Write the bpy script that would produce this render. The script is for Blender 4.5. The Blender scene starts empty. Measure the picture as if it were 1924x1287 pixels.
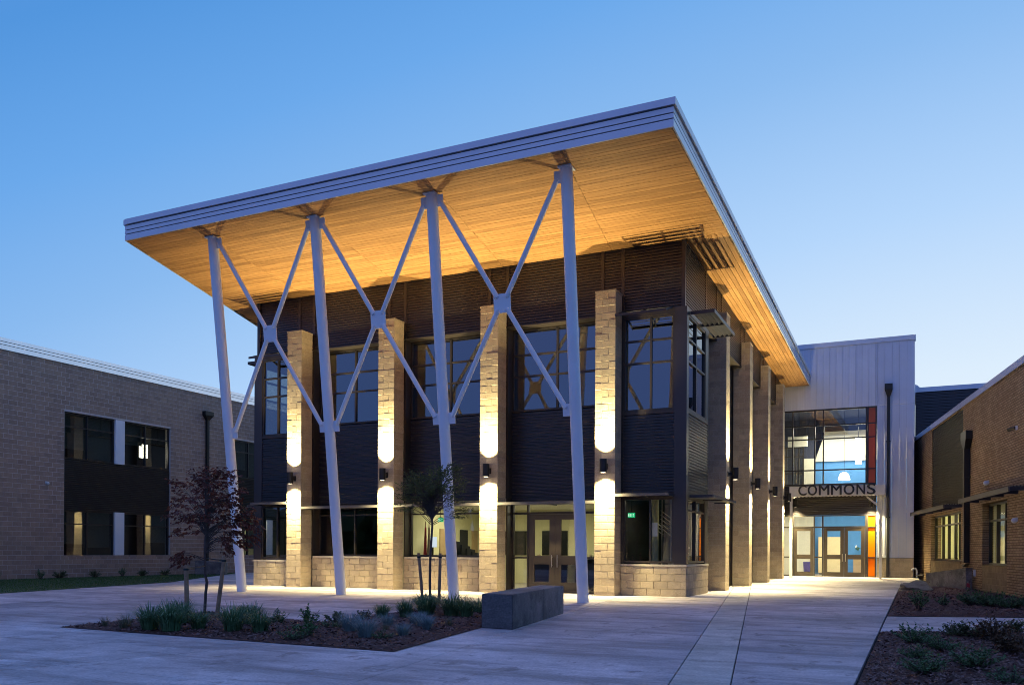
import bpy, bmesh, math, random
from mathutils import Vector, Matrix
R_ = random.Random(7)
sc = bpy.context.scene
C = sc.collection

# ------------------------------------------------------------------ camera
VF = Vector((-0.4255738, 0.90492325, 0.00092502)); VR = Vector((0.90491228, 0.42556306, 0.00546285)); VU = Vector((-0.0045498, -0.00316191, 0.99998465))
CAM = Vector((19.99, -23.925, 1.3))
cd = bpy.data.cameras.new('camera'); cam = bpy.data.objects.new('camera', cd); C.objects.link(cam); sc.camera = cam
cam.matrix_world = Matrix(((VR.x, VU.x, -VF.x, CAM.x), (VR.y, VU.y, -VF.y, CAM.y), (VR.z, VU.z, -VF.z, CAM.z), (0, 0, 0, 1)))
cd.sensor_width = 36; cd.lens = 1614.1 / 1924 * 36
cd.shift_x = (962 - 960.97) / 1924; cd.shift_y = (1033.12 - 643.5) / 1924
cd.clip_start = 0.1; cd.clip_end = 2000

# ------------------------------------------------------------------ dusk sky: paler towards the horizon and towards the afterglow beyond the hall
wd = bpy.data.worlds.new('World'); sc.world = wd; wd.use_nodes = True
nt = wd.node_tree; bg = nt.nodes['Background']; bg.inputs[1].default_value = 1.0
tc = nt.nodes.new('ShaderNodeTexCoord')
vm = nt.nodes.new('ShaderNodeVectorMath'); vm.operation = 'DOT_PRODUCT'; vm.inputs[1].default_value = (0.157, 0.898, -1.565)
nt.links.new(tc.outputs['Generated'], vm.inputs[0])
ma = nt.nodes.new('ShaderNodeMath'); ma.operation = 'MULTIPLY_ADD'; ma.inputs[1].default_value = 1 / 2.4; ma.inputs[2].default_value = 1.4 / 2.4
nt.links.new(vm.outputs['Value'], ma.inputs[0])
cr = nt.nodes.new('ShaderNodeValToRGB'); cr.color_ramp.interpolation = 'EASE' if False else 'LINEAR'
def lin(c): return tuple(((x / 255 + 0.055) / 1.055) ** 2.4 if x > 10 else x / 255 / 12.92 for x in c) + (1,)
stops = [(-1.0, (123, 148, 230)), (-0.35, (97, 148, 224)), (0.0, (83, 150, 222)), (0.22, (108, 169, 235)), (0.44, (139, 187, 240)), (0.72, (180, 214, 252)), (1.0, (221, 238, 254)), (1.35, (243, 246, 250))]
el = cr.color_ramp.elements
while len(el) < len(stops): el.new(0.5)
for e, (s, c) in zip(el, stops): e.position = (s + 1) / 2.4; e.color = lin(c)
nt.links.new(ma.outputs[0], cr.inputs[0]); nt.links.new(cr.outputs[0], bg.inputs[0])

sc.view_settings.view_transform = 'Standard'; sc.view_settings.look = 'None'
sc.view_settings.exposure = 0; sc.view_settings.gamma = 1; sc.view_settings.use_curve_mapping = False
cy = sc.cycles
cy.use_denoising = True; cy.max_bounces = 8; cy.diffuse_bounces = 4; cy.glossy_bounces = 4; cy.transmission_bounces = 6; cy.transparent_max_bounces = 16
cy.use_adaptive_sampling = False; cy.pixel_filter_type = 'BLACKMAN_HARRIS'; cy.filter_width = 0.95; cy.sample_clamp_indirect = 6.0; cy.caustics_reflective = False; cy.caustics_refractive = False

WARM = (1.0, 0.83, 0.42)
LAMP_UP, LAMP_DOWN = 1850, 1250

# ------------------------------------------------------------------ helpers
ORG = {}
class Fr:
    """wall frame: a along the wall, b outwards, z up"""
    def __init__(s, o, u, n): s.o = Vector(o); s.u = Vector(u).normalized(); s.n = Vector(n).normalized()
    def P(s, a, b, z): return s.o + s.u * a + s.n * b + Vector((0, 0, z))
def quad(bm, *ps): return bm.faces.new([bm.verts.new(p) for p in ps])
def hexa(bm, p):
    v = [bm.verts.new(q) for q in p]
    for f in ((3, 2, 1, 0), (4, 5, 6, 7), (0, 1, 5, 4), (1, 2, 6, 5), (2, 3, 7, 6), (3, 0, 4, 7)): bm.faces.new([v[i] for i in f])
def fbox(bm, fr, a0, a1, b0, b1, z0, z1):
    hexa(bm, [fr.P(a0, b0, z0), fr.P(a1, b0, z0), fr.P(a1, b1, z0), fr.P(a0, b1, z0), fr.P(a0, b0, z1), fr.P(a1, b0, z1), fr.P(a1, b1, z1), fr.P(a0, b1, z1)])
W = Fr((0, 0, 0), (1, 0, 0), (0, 1, 0))
def box(bm, x0, x1, y0, y1, z0, z1): fbox(bm, W, x0, x1, y0, y1, z0, z1)
def prism(bm, pts, z0, z1):
    """pts: list of (x,y) ; z0,z1 numbers or functions"""
    f0 = z0 if callable(z0) else (lambda x, y: z0); f1 = z1 if callable(z1) else (lambda x, y: z1)
    lo = [bm.verts.new((x, y, f0(x, y))) for x, y in pts]; hi = [bm.verts.new((x, y, f1(x, y))) for x, y in pts]
    bm.faces.new(lo[::-1]); bm.faces.new(hi); n = len(pts)
    for i in range(n): bm.faces.new([lo[i], lo[(i + 1) % n], hi[(i + 1) % n], hi[i]])
def tube(bm, p0, p1, r0, r1=None, n=12, caps=True):
    p0, p1 = Vector(p0), Vector(p1); r1 = r0 if r1 is None else r1
    d = (p1 - p0).normalized(); x = d.orthogonal().normalized(); y = d.cross(x)
    A, B = [], []
    for i in range(n):
        t = 2 * math.pi * i / n; w = x * math.cos(t) + y * math.sin(t)
        A.append(bm.verts.new(p0 + w * r0)); B.append(bm.verts.new(p1 + w * r1))
    for i in range(n): bm.faces.new([A[i], A[(i + 1) % n], B[(i + 1) % n], B[i]])
    if caps: bm.faces.new(A[::-1]); bm.faces.new(B)
def rings(bm, path, n=8):
    """one continuous tapered tube through (point, radius)"""
    prev = None
    for k, (p, r) in enumerate(path):
        p = Vector(p); q = Vector(path[min(k + 1, len(path) - 1)][0]); o = Vector(path[max(k - 1, 0)][0]); d = (q - o).normalized()
        x = d.cross(Vector((0.3, 1, 0.1))).normalized(); y = d.cross(x)
        ring = [bm.verts.new(p + (x * math.cos(2 * math.pi * i / n) + y * math.sin(2 * math.pi * i / n)) * r) for i in range(n)]
        if prev:
            for i in range(n): bm.faces.new([prev[i], prev[(i + 1) % n], ring[(i + 1) % n], ring[i]])
        else: bm.faces.new(ring[::-1])
        prev = ring
    bm.faces.new(prev)
def B(): return bmesh.new()
def finish(bm, name, off, smooth=None, mat=None):
    bmesh.ops.recalc_face_normals(bm, faces=bm.faces)
    for v in bm.verts: v.co -= off
    me = bpy.data.meshes.new(name); bm.to_mesh(me); bm.free()
    if smooth:
        for p in me.polygons: p.use_smooth = True
        me.set_sharp_from_angle(angle=math.radians(smooth))
    if mat: me.materials.append(mat)
    return me
def thing(name, label, cat, loc, group=None):
    o = bpy.data.objects.new(name, None); C.objects.link(o); o.location = loc; o.empty_display_size = 0.2
    o['label'] = label; o['category'] = cat
    if group: o['group'] = group
    ORG[o.name] = Vector(loc); return o
def part(name, bm, mat, par, smooth=None, kind=None, label=None):
    off = ORG[par.name]; me = finish(bm, name, off, smooth, mat)
    o = bpy.data.objects.new(name, me); C.objects.link(o); o.parent = par; ORG[o.name] = off
    if kind: o['kind'] = kind
    if label: o['label'] = label
    return o
def single(name, bm, mat, label, cat, loc, group=None, smooth=None):
    me = finish(bm, name, Vector(loc), smooth, mat); o = bpy.data.objects.new(name, me); C.objects.link(o); o.location = loc
    o['label'] = label; o['category'] = cat
    if group: o['group'] = group
    ORG[o.name] = Vector(loc); return o
def struct(name, bm, mat, kind='structure', par=None, smooth=None):
    me = finish(bm, name, Vector((0, 0, 0)), smooth, mat); o = bpy.data.objects.new(name, me); C.objects.link(o)
    if par: o.parent = par
    if kind: o['kind'] = kind
    ORG[o.name] = Vector((0, 0, 0)); return o
def place(name, me, par, loc, rot=0.0):
    o = bpy.data.objects.new(name, me); C.objects.link(o); o.parent = par; o.location = Vector(loc) - ORG[par.name]; o.rotation_euler = (0, 0, rot); return o

# ------------------------------------------------------------------ materials
class NT:
    def __init__(s, name):
        s.m = bpy.data.materials.new(name); s.m.use_nodes = True; s.t = s.m.node_tree; s.t.nodes.clear()
        s.out = s.n('ShaderNodeOutputMaterial'); s._pos = None
    def n(s, t, **k):
        x = s.t.nodes.new(t)
        for a, b in k.items(): setattr(x, a, b)
        return x
    def l(s, a, b): s.t.links.new(a, b)
    def pos(s, scale=(1, 1, 1)):
        if not s._pos: s._pos = s.n('ShaderNodeNewGeometry')
        m = s.n('ShaderNodeMapping'); m.inputs['Scale'].default_value = scale; s.l(s._pos.outputs['Position'], m.inputs['Vector']); return m.outputs[0]
    def noise(s, sc_, detail=4, scale=(1, 1, 1), rough=0.55):
        x = s.n('ShaderNodeTexNoise'); x.inputs['Scale'].default_value = sc_; x.inputs['Detail'].default_value = detail; x.inputs['Roughness'].default_value = rough
        s.l(s.pos(scale), x.inputs['Vector']); return x.outputs['Fac']
    def ramp(s, f, stops):
        x = s.n('ShaderNodeValToRGB'); e = x.color_ramp.elements
        while len(e) < len(stops): e.new(0.5)
        for a, (p, c) in zip(e, stops): a.position = p; a.color = tuple(c) + (1,) if len(c) == 3 else c
        s.l(f, x.inputs[0]); return x.outputs[0]
    def mix(s, f, a, b, mode='MIX'):
        x = s.n('ShaderNodeMix', data_type='RGBA', blend_type=mode)
        for i, v in ((0, f), (6, a), (7, b)):
            if isinstance(v, (int, float)): x.inputs[i].default_value = v
            elif isinstance(v, tuple): x.inputs[i].default_value = tuple(v) + (1,) if len(v) == 3 else v
            else: s.l(v, x.inputs[i])
        return x.outputs[2]
    def math(s, op, a, b=0.0):
        x = s.n('ShaderNodeMath', operation=op)
        for i, v in ((0, a), (1, b)):
            if isinstance(v, (int, float)): x.inputs[i].default_value = v
            else: s.l(v, x.inputs[i])
        return x.outputs[0]
    def rnd(s): return s.math('FRACT', s.math('ADD', s.n('ShaderNodeObjectInfo').outputs['Random'], s.n('ShaderNodeNewGeometry').outputs['Random Per Island']))
    def bsdf(s, col, rough=0.6, metal=0.0, spec=0.5, bump=None, bstr=0.3, bdist=0.01, rough_in=None):
        p = s.n('ShaderNodeBsdfPrincipled')
        if isinstance(col, tuple): p.inputs['Base Color'].default_value = tuple(col) + (1,)
        else: s.l(col, p.inputs['Base Color'])
        p.inputs['Roughness'].default_value = rough; p.inputs['Metallic'].default_value = metal; p.inputs['Specular IOR Level'].default_value = spec
        if rough_in is not None: s.l(rough_in, p.inputs['Roughness'])
        if bump is not None:
            b = s.n('ShaderNodeBump'); b.inputs['Strength'].default_value = bstr; b.inputs['Distance'].default_value = bdist; s.l(bump, b.inputs['Height']); s.l(b.outputs[0], p.inputs['Normal'])
        s.l(p.outputs[0], s.out.inputs[0]); return p
def plain(name, col, rough=0.6, metal=0.0, spec=0.5, var=0.12, nscale=3.0, obj_var=0.0, bump=0.0):
    t = NT(name); f = t.noise(nscale, 5)
    c = t.mix(1.0, tuple(col), t.ramp(f, [(0.3, (1 - var,) * 3), (0.7, (1 + var,) * 3)]), 'MULTIPLY')
    if obj_var: c = t.mix(1.0, c, t.ramp(t.rnd(), [(0, (1 - obj_var,) * 3), (1, (1 + obj_var,) * 3)]), 'MULTIPLY')
    t.bsdf(c, rough, metal, spec, bump=t.noise(nscale * 20, 3) if bump else None, bstr=bump or 0.1)
    return t.m
def cmu(name, c0, c1, c2, bstr=0.5):
    t = NT(name); sp = t.noise(95, 3, rough=0.7); big = t.noise(5, 4)
    c = t.ramp(sp, [(0.32, c0), (0.5, c1), (0.68, c2)])
    c = t.mix(1.0, c, t.ramp(t.rnd(), [(0, (0.86, 0.86, 0.87)), (0.5, (1, 1, 1)), (1, (1.1, 1.09, 1.06))]), 'MULTIPLY')
    c = t.mix(1.0, c, t.ramp(big, [(0.3, (0.88,) * 3), (0.7, (1.1,) * 3)]), 'MULTIPLY')
    t.bsdf(c, 0.9, spec=0.2, bump=t.noise(60, 4, rough=0.65), bstr=bstr, bdist=0.012); return t.m
M = {}
M['block_tan'] = cmu('tan split face block', (0.22, 0.175, 0.115), (0.45, 0.37, 0.255), (0.64, 0.55, 0.41))
M['mortar_tan'] = plain('pale mortar', (0.50, 0.45, 0.36), 0.95, var=0.1, nscale=20)
M['block_brown'] = cmu('brown split face block', (0.24, 0.175, 0.135), (0.355, 0.265, 0.21), (0.46, 0.365, 0.295))
M['mortar_grey'] = plain('grey mortar', (0.60, 0.55, 0.51), 0.95, var=0.1, nscale=20)
M['siding'] = plain('dark bronze siding', (0.026, 0.021, 0.023), 0.33, 0.0, 0.6, var=0.10, nscale=1.5)
M['siding_matte'] = plain('dark grey siding', (0.046, 0.042, 0.038), 0.55, 0.0, 0.15, var=0.10, nscale=1.5)
M['fin_white'] = plain('white window fin', (0.86, 0.86, 0.88), 0.5, var=0.03)
M['frame'] = plain('dark bronze frame', (0.030, 0.024, 0.020), 0.38, 0.0, 0.5, var=0.06)
M['door_paint'] = plain('bronze door paint', (0.045, 0.034, 0.024), 0.4, 0.0, 0.5, var=0.06)
M['shade_metal'] = plain('sunshade metal', (0.045, 0.045, 0.052), 0.42, 0.3, 0.5, var=0.08)
M['canopy_edge'] = plain('grey canopy metal', (0.10, 0.092, 0.085), 0.45, 0.0, 0.5, var=0.08)
M['white_panel'] = plain('pale ribbed wall panel', (0.66, 0.67, 0.72), 0.38, 0.0, 0.5, var=0.05, nscale=1.2, obj_var=0.05)
M['fascia'] = plain('silver fascia metal', (0.60, 0.61, 0.66), 0.30, 0.30, 0.5, var=0.05, nscale=1.0)
M['gap'] = plain('dark joint', (0.02, 0.02, 0.025), 0.7)
M['column'] = plain('pale grey column paint', (0.72, 0.76, 0.82), 0.42, 0.0, 0.5, var=0.04, nscale=2)
M['flashing'] = plain('white roof flashing', (0.90, 0.89, 0.92), 0.22, 0.7, 0.6, var=0.04, nscale=1)
M['roofing'] = plain('roof membrane', (0.25, 0.25, 0.26), 0.8)
M['black_metal'] = plain('black fixture metal', (0.018, 0.017, 0.017), 0.4, 0.2, 0.5, var=0.1)
M['steel'] = plain('brushed steel', (0.55, 0.54, 0.52), 0.3, 0.9, 0.5, var=0.08)
M['canopy_white'] = plain('cream canopy paint', (0.80, 0.76, 0.66), 0.5, var=0.05)
M['letter'] = plain('black letter metal', (0.010, 0.010, 0.012), 0.4)
def wood(name, scale):
    t = NT(name); g = t.noise(9, 6, scale, 0.65); g2 = t.noise(2.2, 3, scale)
    c = t.ramp(g, [(0.28, (0.27, 0.135, 0.045)), (0.5, (0.40, 0.208, 0.075)), (0.72, (0.50, 0.275, 0.105))])
    c = t.mix(1.0, c, t.ramp(t.rnd(), [(0, (0.72, 0.69, 0.66)), (0.35, (0.95, 0.94, 0.93)), (1, (1.10, 1.10, 1.09))]), 'MULTIPLY')
    c = t.mix(0.6, c, t.ramp(g2, [(0.3, (0.8, 0.78, 0.74)), (0.7, (1.15,) * 3)]), 'MULTIPLY')
    t.bsdf(c, 0.5, spec=0.35, bump=g, bstr=0.12, bdist=0.004); return t.m
M['wood_x'] = wood('cedar board across', (0.12, 2.4, 1)); M['wood_y'] = wood('cedar board along', (2.4, 0.12, 1))
def glass(name, tint, ior, blur=0.0, wav=0.0):
    t = NT(name); fr = t.n('ShaderNodeFresnel'); fr.inputs['IOR'].default_value = ior
    tr = t.n('ShaderNodeBsdfTransparent'); tr.inputs[0].default_value = tuple(tint) + (1,)
    gl = t.n('ShaderNodeBsdfAnisotropic'); gl.inputs['Roughness'].default_value = blur; gl.inputs['Color'].default_value = (0.95, 0.97, 1, 1)
    if wav:
        b = t.n('ShaderNodeBump'); b.inputs['Strength'].default_value = wav; b.inputs['Distance'].default_value = 0.03
        t.l(t.noise(0.9, 1, (1, 1, 0.45)), b.inputs['Height']); t.l(b.outputs[0], gl.inputs['Normal'])
    mx = t.n('ShaderNodeMixShader'); geo = t.n('ShaderNodeNewGeometry'); inv = t.math('SUBTRACT', 1.0, geo.outputs['Backfacing']); t.l(t.math('MULTIPLY', fr.outputs[0], inv), mx.inputs[0]); t.l(tr.outputs[0], mx.inputs[1]); t.l(gl.outputs[0], mx.inputs[2]); t.l(mx.outputs[0], t.out.inputs[0]); return t.m
M['glass'] = glass('window glass', (0.93, 0.94, 0.91), 1.95)
M['glass_tint'] = glass('tinted window glass', (0.68, 0.70, 0.68), 2.6, wav=0.06)
def emit(name, col, s):
    t = NT(name); e = t.n('ShaderNodeEmission'); e.inputs[0].default_value = tuple(col) + (1,); e.inputs[1].default_value = s; t.l(e.outputs[0], t.out.inputs[0]); return t.m
M['lens'] = emit('lit lamp lens', (1, 0.82, 0.55), 14)
M['tube_light'] = emit('lit tube', (1, 0.93, 0.75), 11)
M['ceiling_light'] = emit('lit ceiling strip', (1, 0.94, 0.72), 5)
M['exit_green'] = emit('lit green sign', (0.02, 0.62, 0.26), 0.9)
M['exit_white'] = emit('lit sign letters', (0.8, 1, 0.85), 1.5)
def concrete(name, c0, c1, stain, obj_var=0.1, bstr=0.15):
    t = NT(name); big = t.noise(0.45, 6, (1, 1, 1), 0.62); fine = t.noise(30, 5); st = t.noise(0.9, 7, (0.3, 1.5, 1), 0.66); st2 = t.noise(2.3, 6, (1, 0.55, 1), 0.7); broom = t.noise(70, 2, (0.05, 1.6, 1)); spots = t.noise(9, 3)
    mid = t.noise(3.2, 7, (0.8, 1.2, 1), 0.7)
    c = t.ramp(big, [(0.38, c0), (0.62, c1)])
    c = t.mix(1.0, c, t.ramp(mid, [(0.30, (0.74,) * 3), (0.50, (1.0,) * 3), (0.70, (1.16,) * 3)]), 'MULTIPLY')
    c = t.mix(t.ramp(st, [(0.50, (0, 0, 0)), (0.56, (0.5,) * 3), (0.70, (0.95,) * 3)]), c, tuple(stain))
    c = t.mix(t.ramp(st2, [(0.57, (0, 0, 0)), (0.64, (0.7,) * 3)]), c, tuple(x * 0.85 for x in stain))
    c = t.mix(t.ramp(spots, [(0.70, (0, 0, 0)), (0.74, (0.6,) * 3)]), c, tuple(x * 0.55 for x in stain))
    c = t.mix(0.85, c, t.ramp(fine, [(0.3, (0.74,) * 3), (0.7, (1.18,) * 3)]), 'MULTIPLY')
    c = t.mix(0.8, c, t.ramp(broom, [(0.3, (0.78,) * 3), (0.7, (1.18,) * 3)]), 'MULTIPLY')
    c = t.mix(1.0, c, t.ramp(t.rnd(), [(0, (1 - obj_var, 1 - obj_var, 1 - obj_var)), (1, (1 + obj_var, 1 + obj_var, 1 + obj_var))]), 'MULTIPLY')
    t.bsdf(c, 0.72, spec=0.35, bump=fine, bstr=bstr, bdist=0.004); return t.m
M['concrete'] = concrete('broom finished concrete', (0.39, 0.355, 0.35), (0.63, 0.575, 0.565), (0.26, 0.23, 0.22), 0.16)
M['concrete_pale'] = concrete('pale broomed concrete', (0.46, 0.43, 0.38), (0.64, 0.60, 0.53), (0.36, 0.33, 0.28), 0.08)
M['bench_concrete'] = concrete('grey cast concrete', (0.16, 0.16, 0.16), (0.27, 0.265, 0.26), (0.10, 0.10, 0.10), 0.07, 0.3)
M['soil'] = plain('soil', (0.045, 0.035, 0.028), 0.95, var=0.3, nscale=4, bump=0.5)
def mulch():
    t = NT('bark mulch'); f = t.noise(38, 5, rough=0.7)
    c = t.ramp(f, [(0.3, (0.030, 0.016, 0.013)), (0.5, (0.10, 0.052, 0.042)), (0.72, (0.20, 0.115, 0.09))])
    t.bsdf(c, 0.9, spec=0.2, bump=f, bstr=1.0, bdist=0.03); return t.m
M['mulch'] = mulch()
def leafmat(name, c0, c1, rough=0.5, glow=0.25, nscale=7):
    t = NT(name); f = t.noise(nscale, 3); r = t.ramp(f, [(0.3, c0), (0.7, c1)])
    p = t.bsdf(r, rough, spec=0.35)
    tl = t.n('ShaderNodeBsdfTranslucent'); t.l(r, tl.inputs[0]); mx = t.n('ShaderNodeMixShader'); mx.inputs[0].default_value = glow
    t.l(p.outputs[0], mx.inputs[1]); t.l(tl.outputs[0], mx.inputs[2]); t.l(mx.outputs[0], t.out.inputs[0]); return t.m
M['chip'] = leafmat('bark chips', (0.05, 0.026, 0.022), (0.26, 0.16, 0.135), 0.8, 0.0, 60)
M['leaf_red'] = leafmat('dark red leaves', (0.085, 0.026, 0.018), (0.22, 0.07, 0.04), 0.45, 0.2)
M['leaf_olive'] = leafmat('olive leaves', (0.06, 0.085, 0.03), (0.14, 0.17, 0.06), 0.5, 0.25)
M['leaf_tree'] = leafmat('light olive leaves', (0.07, 0.095, 0.035), (0.15, 0.18, 0.07), 0.5, 0.3)
M['leaf_green'] = leafmat('green leaves', (0.05, 0.12, 0.045), (0.12, 0.22, 0.08), 0.5, 0.25)
M['leaf_rust'] = leafmat('rusty leaves', (0.075, 0.045, 0.022), (0.17, 0.095, 0.042), 0.5, 0.25)
M['blade_green'] = leafmat('dark grass blades', (0.06, 0.135, 0.065), (0.15, 0.27, 0.12), 0.4, 0.25)
M['blade_blue'] = leafmat('blue fescue blades', (0.15, 0.23, 0.23), (0.27, 0.36, 0.36), 0.5, 0.2)
M['blade_tan'] = leafmat('pale grass blades', (0.09, 0.10, 0.055), (0.17, 0.17, 0.10), 0.5, 0.25)
M['lawn'] = plain('lawn soil', (0.030, 0.060, 0.014), 0.9, var=0.25, nscale=3)
M['lawn_blade'] = leafmat('lawn blades', (0.035, 0.085, 0.015), (0.075, 0.16, 0.03), 0.5, 0.3, 2)
M['bark'] = plain('young bark', (0.085, 0.065, 0.055), 0.85, var=0.3, nscale=14, bump=0.4)
M['stake_wood'] = plain('stake timber', (0.30, 0.19, 0.115), 0.85, var=0.25, nscale=9, bump=0.3)
M['strap'] = plain('black strap', (0.015, 0.014, 0.014), 0.6)
M['rock'] = plain('grey rock', (0.16, 0.15, 0.135), 0.9, var=0.3, nscale=7, bump=0.8)
M['red_flag'] = plain('red plastic', (0.5, 0.03, 0.03), 0.5)
# inside
M['in_cream'] = plain('cream wall paint', (0.62, 0.60, 0.36), 0.8, var=0.04)
M['in_white'] = plain('white wall paint', (0.76, 0.74, 0.62), 0.8, var=0.04)
M['in_blue'] = plain('blue wall paint', (0.09, 0.30, 0.66), 0.7, var=0.04)
M['in_navy'] = plain('dark blue ceiling', (0.035, 0.045, 0.09), 0.8, var=0.05)
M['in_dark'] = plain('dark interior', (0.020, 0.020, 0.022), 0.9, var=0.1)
M['in_floor'] = plain('polished floor', (0.30, 0.28, 0.25), 0.35, var=0.08)
M['in_door'] = plain('maple door', (0.42, 0.30, 0.16), 0.5, var=0.08)
M['cabinet'] = plain('cream cabinet', (0.74, 0.62, 0.36), 0.5, var=0.04)
M['screen'] = plain('dark screen', (0.006, 0.006, 0.008), 0.25)
M['bin_blue'] = plain('blue bin plastic', (0.07, 0.06, 0.42), 0.45)
def coloured(name, c, k):
    t = NT(name); p = t.bsdf(tuple(c), 0.25, spec=0.5); tl = t.n('ShaderNodeBsdfTranslucent'); tl.inputs[0].default_value = tuple(c) + (1,); mx = t.n('ShaderNodeMixShader'); mx.inputs[0].default_value = k
    t.l(p.outputs[0], mx.inputs[1]); t.l(tl.outputs[0], mx.inputs[2]); t.l(mx.outputs[0], t.out.inputs[0]); return t.m
M['orange'] = coloured('orange glass', (0.95, 0.36, 0.01), 0.6); M['orange_red'] = coloured('rust red glass', (0.50, 0.11, 0.035), 0.25)
M['blind'] = coloured('cream blind', (0.72, 0.70, 0.46), 0.6); M['blind_grey'] = plain('grey green blind', (0.17, 0.20, 0.17), 0.8, var=0.06, nscale=6)
M['paper'] = plain('white paper', (0.75, 0.75, 0.75), 0.8)
def brick():
    t = NT('tan brick'); a = 9.0
    g = t.n('ShaderNodeNewGeometry'); dt = t.n('ShaderNodeVectorMath', operation='DOT_PRODUCT'); dt.inputs[1].default_value = (-math.sin(math.radians(a)), math.cos(math.radians(a)), 0); t.l(g.outputs['Position'], dt.inputs[0])
    sx = t.n('ShaderNodeSeparateXYZ'); t.l(g.outputs['Position'], sx.inputs[0]); cx = t.n('ShaderNodeCombineXYZ'); t.l(dt.outputs['Value'], cx.inputs[0]); t.l(sx.outputs['Z'], cx.inputs[1])
    b = t.n('ShaderNodeTexBrick'); b.inputs['Scale'].default_value = 1.0; b.inputs['Brick Width'].default_value = 0.305; b.inputs['Row Height'].default_value = 0.0815; b.inputs['Mortar Size'].default_value = 0.011
    b.inputs['Color1'].default_value = (0.31, 0.21, 0.125, 1); b.inputs['Color2'].default_value = (0.42, 0.30, 0.19, 1); b.inputs['Mortar'].default_value = (0.13, 0.09, 0.055, 1); b.inputs['Mortar Smooth'].default_value = 0.3; b.inputs['Bias'].default_value = 0.0
    t.l(cx.outputs[0], b.inputs['Vector'])
    c = t.mix(1.0, b.outputs['Color'], t.ramp(t.noise(40, 4), [(0.3, (0.75,) * 3), (0.7, (1.2,) * 3)]), 'MULTIPLY')
    c = t.mix(1.0, c, t.ramp(t.noise(0.8, 4), [(0.3, (0.85,) * 3), (0.7, (1.12,) * 3)]), 'MULTIPLY')
    t.bsdf(c, 0.9, spec=0.2, bump=t.math('SUBTRACT', t.math('MULTIPLY', t.noise(50, 3), 0.4), b.outputs['Fac']), bstr=1.0, bdist=0.02); return t.m
M['brick'] = brick()
M['smooth_cmu'] = cmu('ground face block', (0.20, 0.15, 0.09), (0.28, 0.215, 0.135), (0.34, 0.265, 0.175), 0.2)

# ------------------------------------------------------------------ masonry, siding, windows
_bm = {}
def block_mesh(L, D, H, mat, full):
    k = (round(L, 3), round(D, 3), round(H, 3), mat.name, full)
    if k in _bm: return _bm[k]
    bm = B(); c = 0.007; j = 0.004
    j = 0.006 if 'brown' in mat.name else j; x0, x1, y0, y1, z0, z1 = j, L - j, 0, D, j, H - j
    if full:
        bmesh.ops.create_cube(bm, size=1, matrix=Matrix.Translation(((x0 + x1) / 2, (y0 + y1) / 2, (z0 + z1) / 2)) @ Matrix.Diagonal((x1 - x0, y1 - y0, z1 - z0, 1)))
        bmesh.ops.bevel(bm, geom=bm.edges[:], offset=c, segments=1, affect='EDGES')
    else:
        back = [(x0, y1, z0), (x1, y1, z0), (x1, y1, z1), (x0, y1, z1)]; mid = [(x, c, z) for x, y, z in back]
        fr = [(x0 + c, 0, z0 + c), (x1 - c, 0, z0 + c), (x1 - c, 0, z1 - c), (x0 + c, 0, z1 - c)]
        vs = [[bm.verts.new(p) for p in r] for r in (back, mid, fr)]
        for r in range(2):
            for i in range(4): bm.faces.new([vs[r][i], vs[r][(i + 1) % 4], vs[r + 1][(i + 1) % 4], vs[r + 1][i]])
        bm.faces.new(vs[2])
        bm.normal_update()
    me = bpy.data.meshes.new('block'); bmesh.ops.recalc_face_normals(bm, faces=bm.faces)
    bm.to_mesh(me); bm.free(); me.materials.append(mat); _bm[k] = me; return me
def lay_blocks(par, fr, rot, a0, a1, z0, z1, mat, L=0.406, H=0.203, D=0.05, holes=(), maxn=300, order=None, zlim=None):
    """running bond of single blocks on a wall face (frame b=0); the nearest maxn are parts, the rest one stuff part"""
    rects = []; n = int(round((z1 - z0) / H)); h = (z1 - z0) / n
    for k in range(n):
        za, zb = z0 + k * h, z0 + (k + 1) * h; zm = (za + zb) / 2
        cuts = sorted([(max(p, a0), min(q, a1)) for p, q, s, t in holes if s < zm < t and q > a0 and p < a1]); segs = []; x = a0
        for p, q in cuts:
            if p > x + 0.01: segs.append((x, p))
            x = max(x, q)
        if x < a1 - 0.01: segs.append((x, a1))
        for s, t in segs:
            e = s; first = True
            phase = (L / 2 if k % 2 else 0)
            nxt = a0 + phase + L * math.floor((s - a0 - phase) / L + 1.001)
            while e < t - 0.012:
                q = min(nxt, t)
                if t - q < 0.03: q = t
                rects.append((e, q, za, h)); e = q; nxt += L
    if order: rects.sort(key=lambda r: order((r[0] + r[1]) / 2, r[2]))
    off = Vector((0, 0, 0))
    for i, (p, q, z, h) in enumerate(rects[:maxn]):
        jit = R_.uniform(-0.0025, 0.0025)
        place('block', block_mesh(q - p, D, h, mat, False), par, fr.P(p, jit, z), rot)
    if len(rects) > maxn:
        bm = B()
        for p, q, z, h in rects[maxn:]:
            c = 0.005; j = 0.006; d = R_.uniform(-0.0025, 0.0025); p += j; q -= j; zz = z + h - j; z += j
            mid = [fr.P(p, d - c, z), fr.P(q, d - c, z), fr.P(q, d - c, zz), fr.P(p, d - c, zz)]
            bk = [fr.P(p, -D, z), fr.P(q, -D, z), fr.P(q, -D, zz), fr.P(p, -D, zz)]
            f4 = [fr.P(p + c, d, z + c), fr.P(q - c, d, z + c), fr.P(q - c, d, zz - c), fr.P(p + c, d, zz - c)]
            vs = [[bm.verts.new(x) for x in r] for r in (bk, mid, f4)]
            for r in range(2):
                for i in range(4): bm.faces.new([vs[r][i], vs[r][(i + 1) % 4], vs[r + 1][(i + 1) % 4], vs[r + 1][i]])
            bm.faces.new(vs[2])
        part('blockwork', bm, mat, par, kind='stuff')
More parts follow.
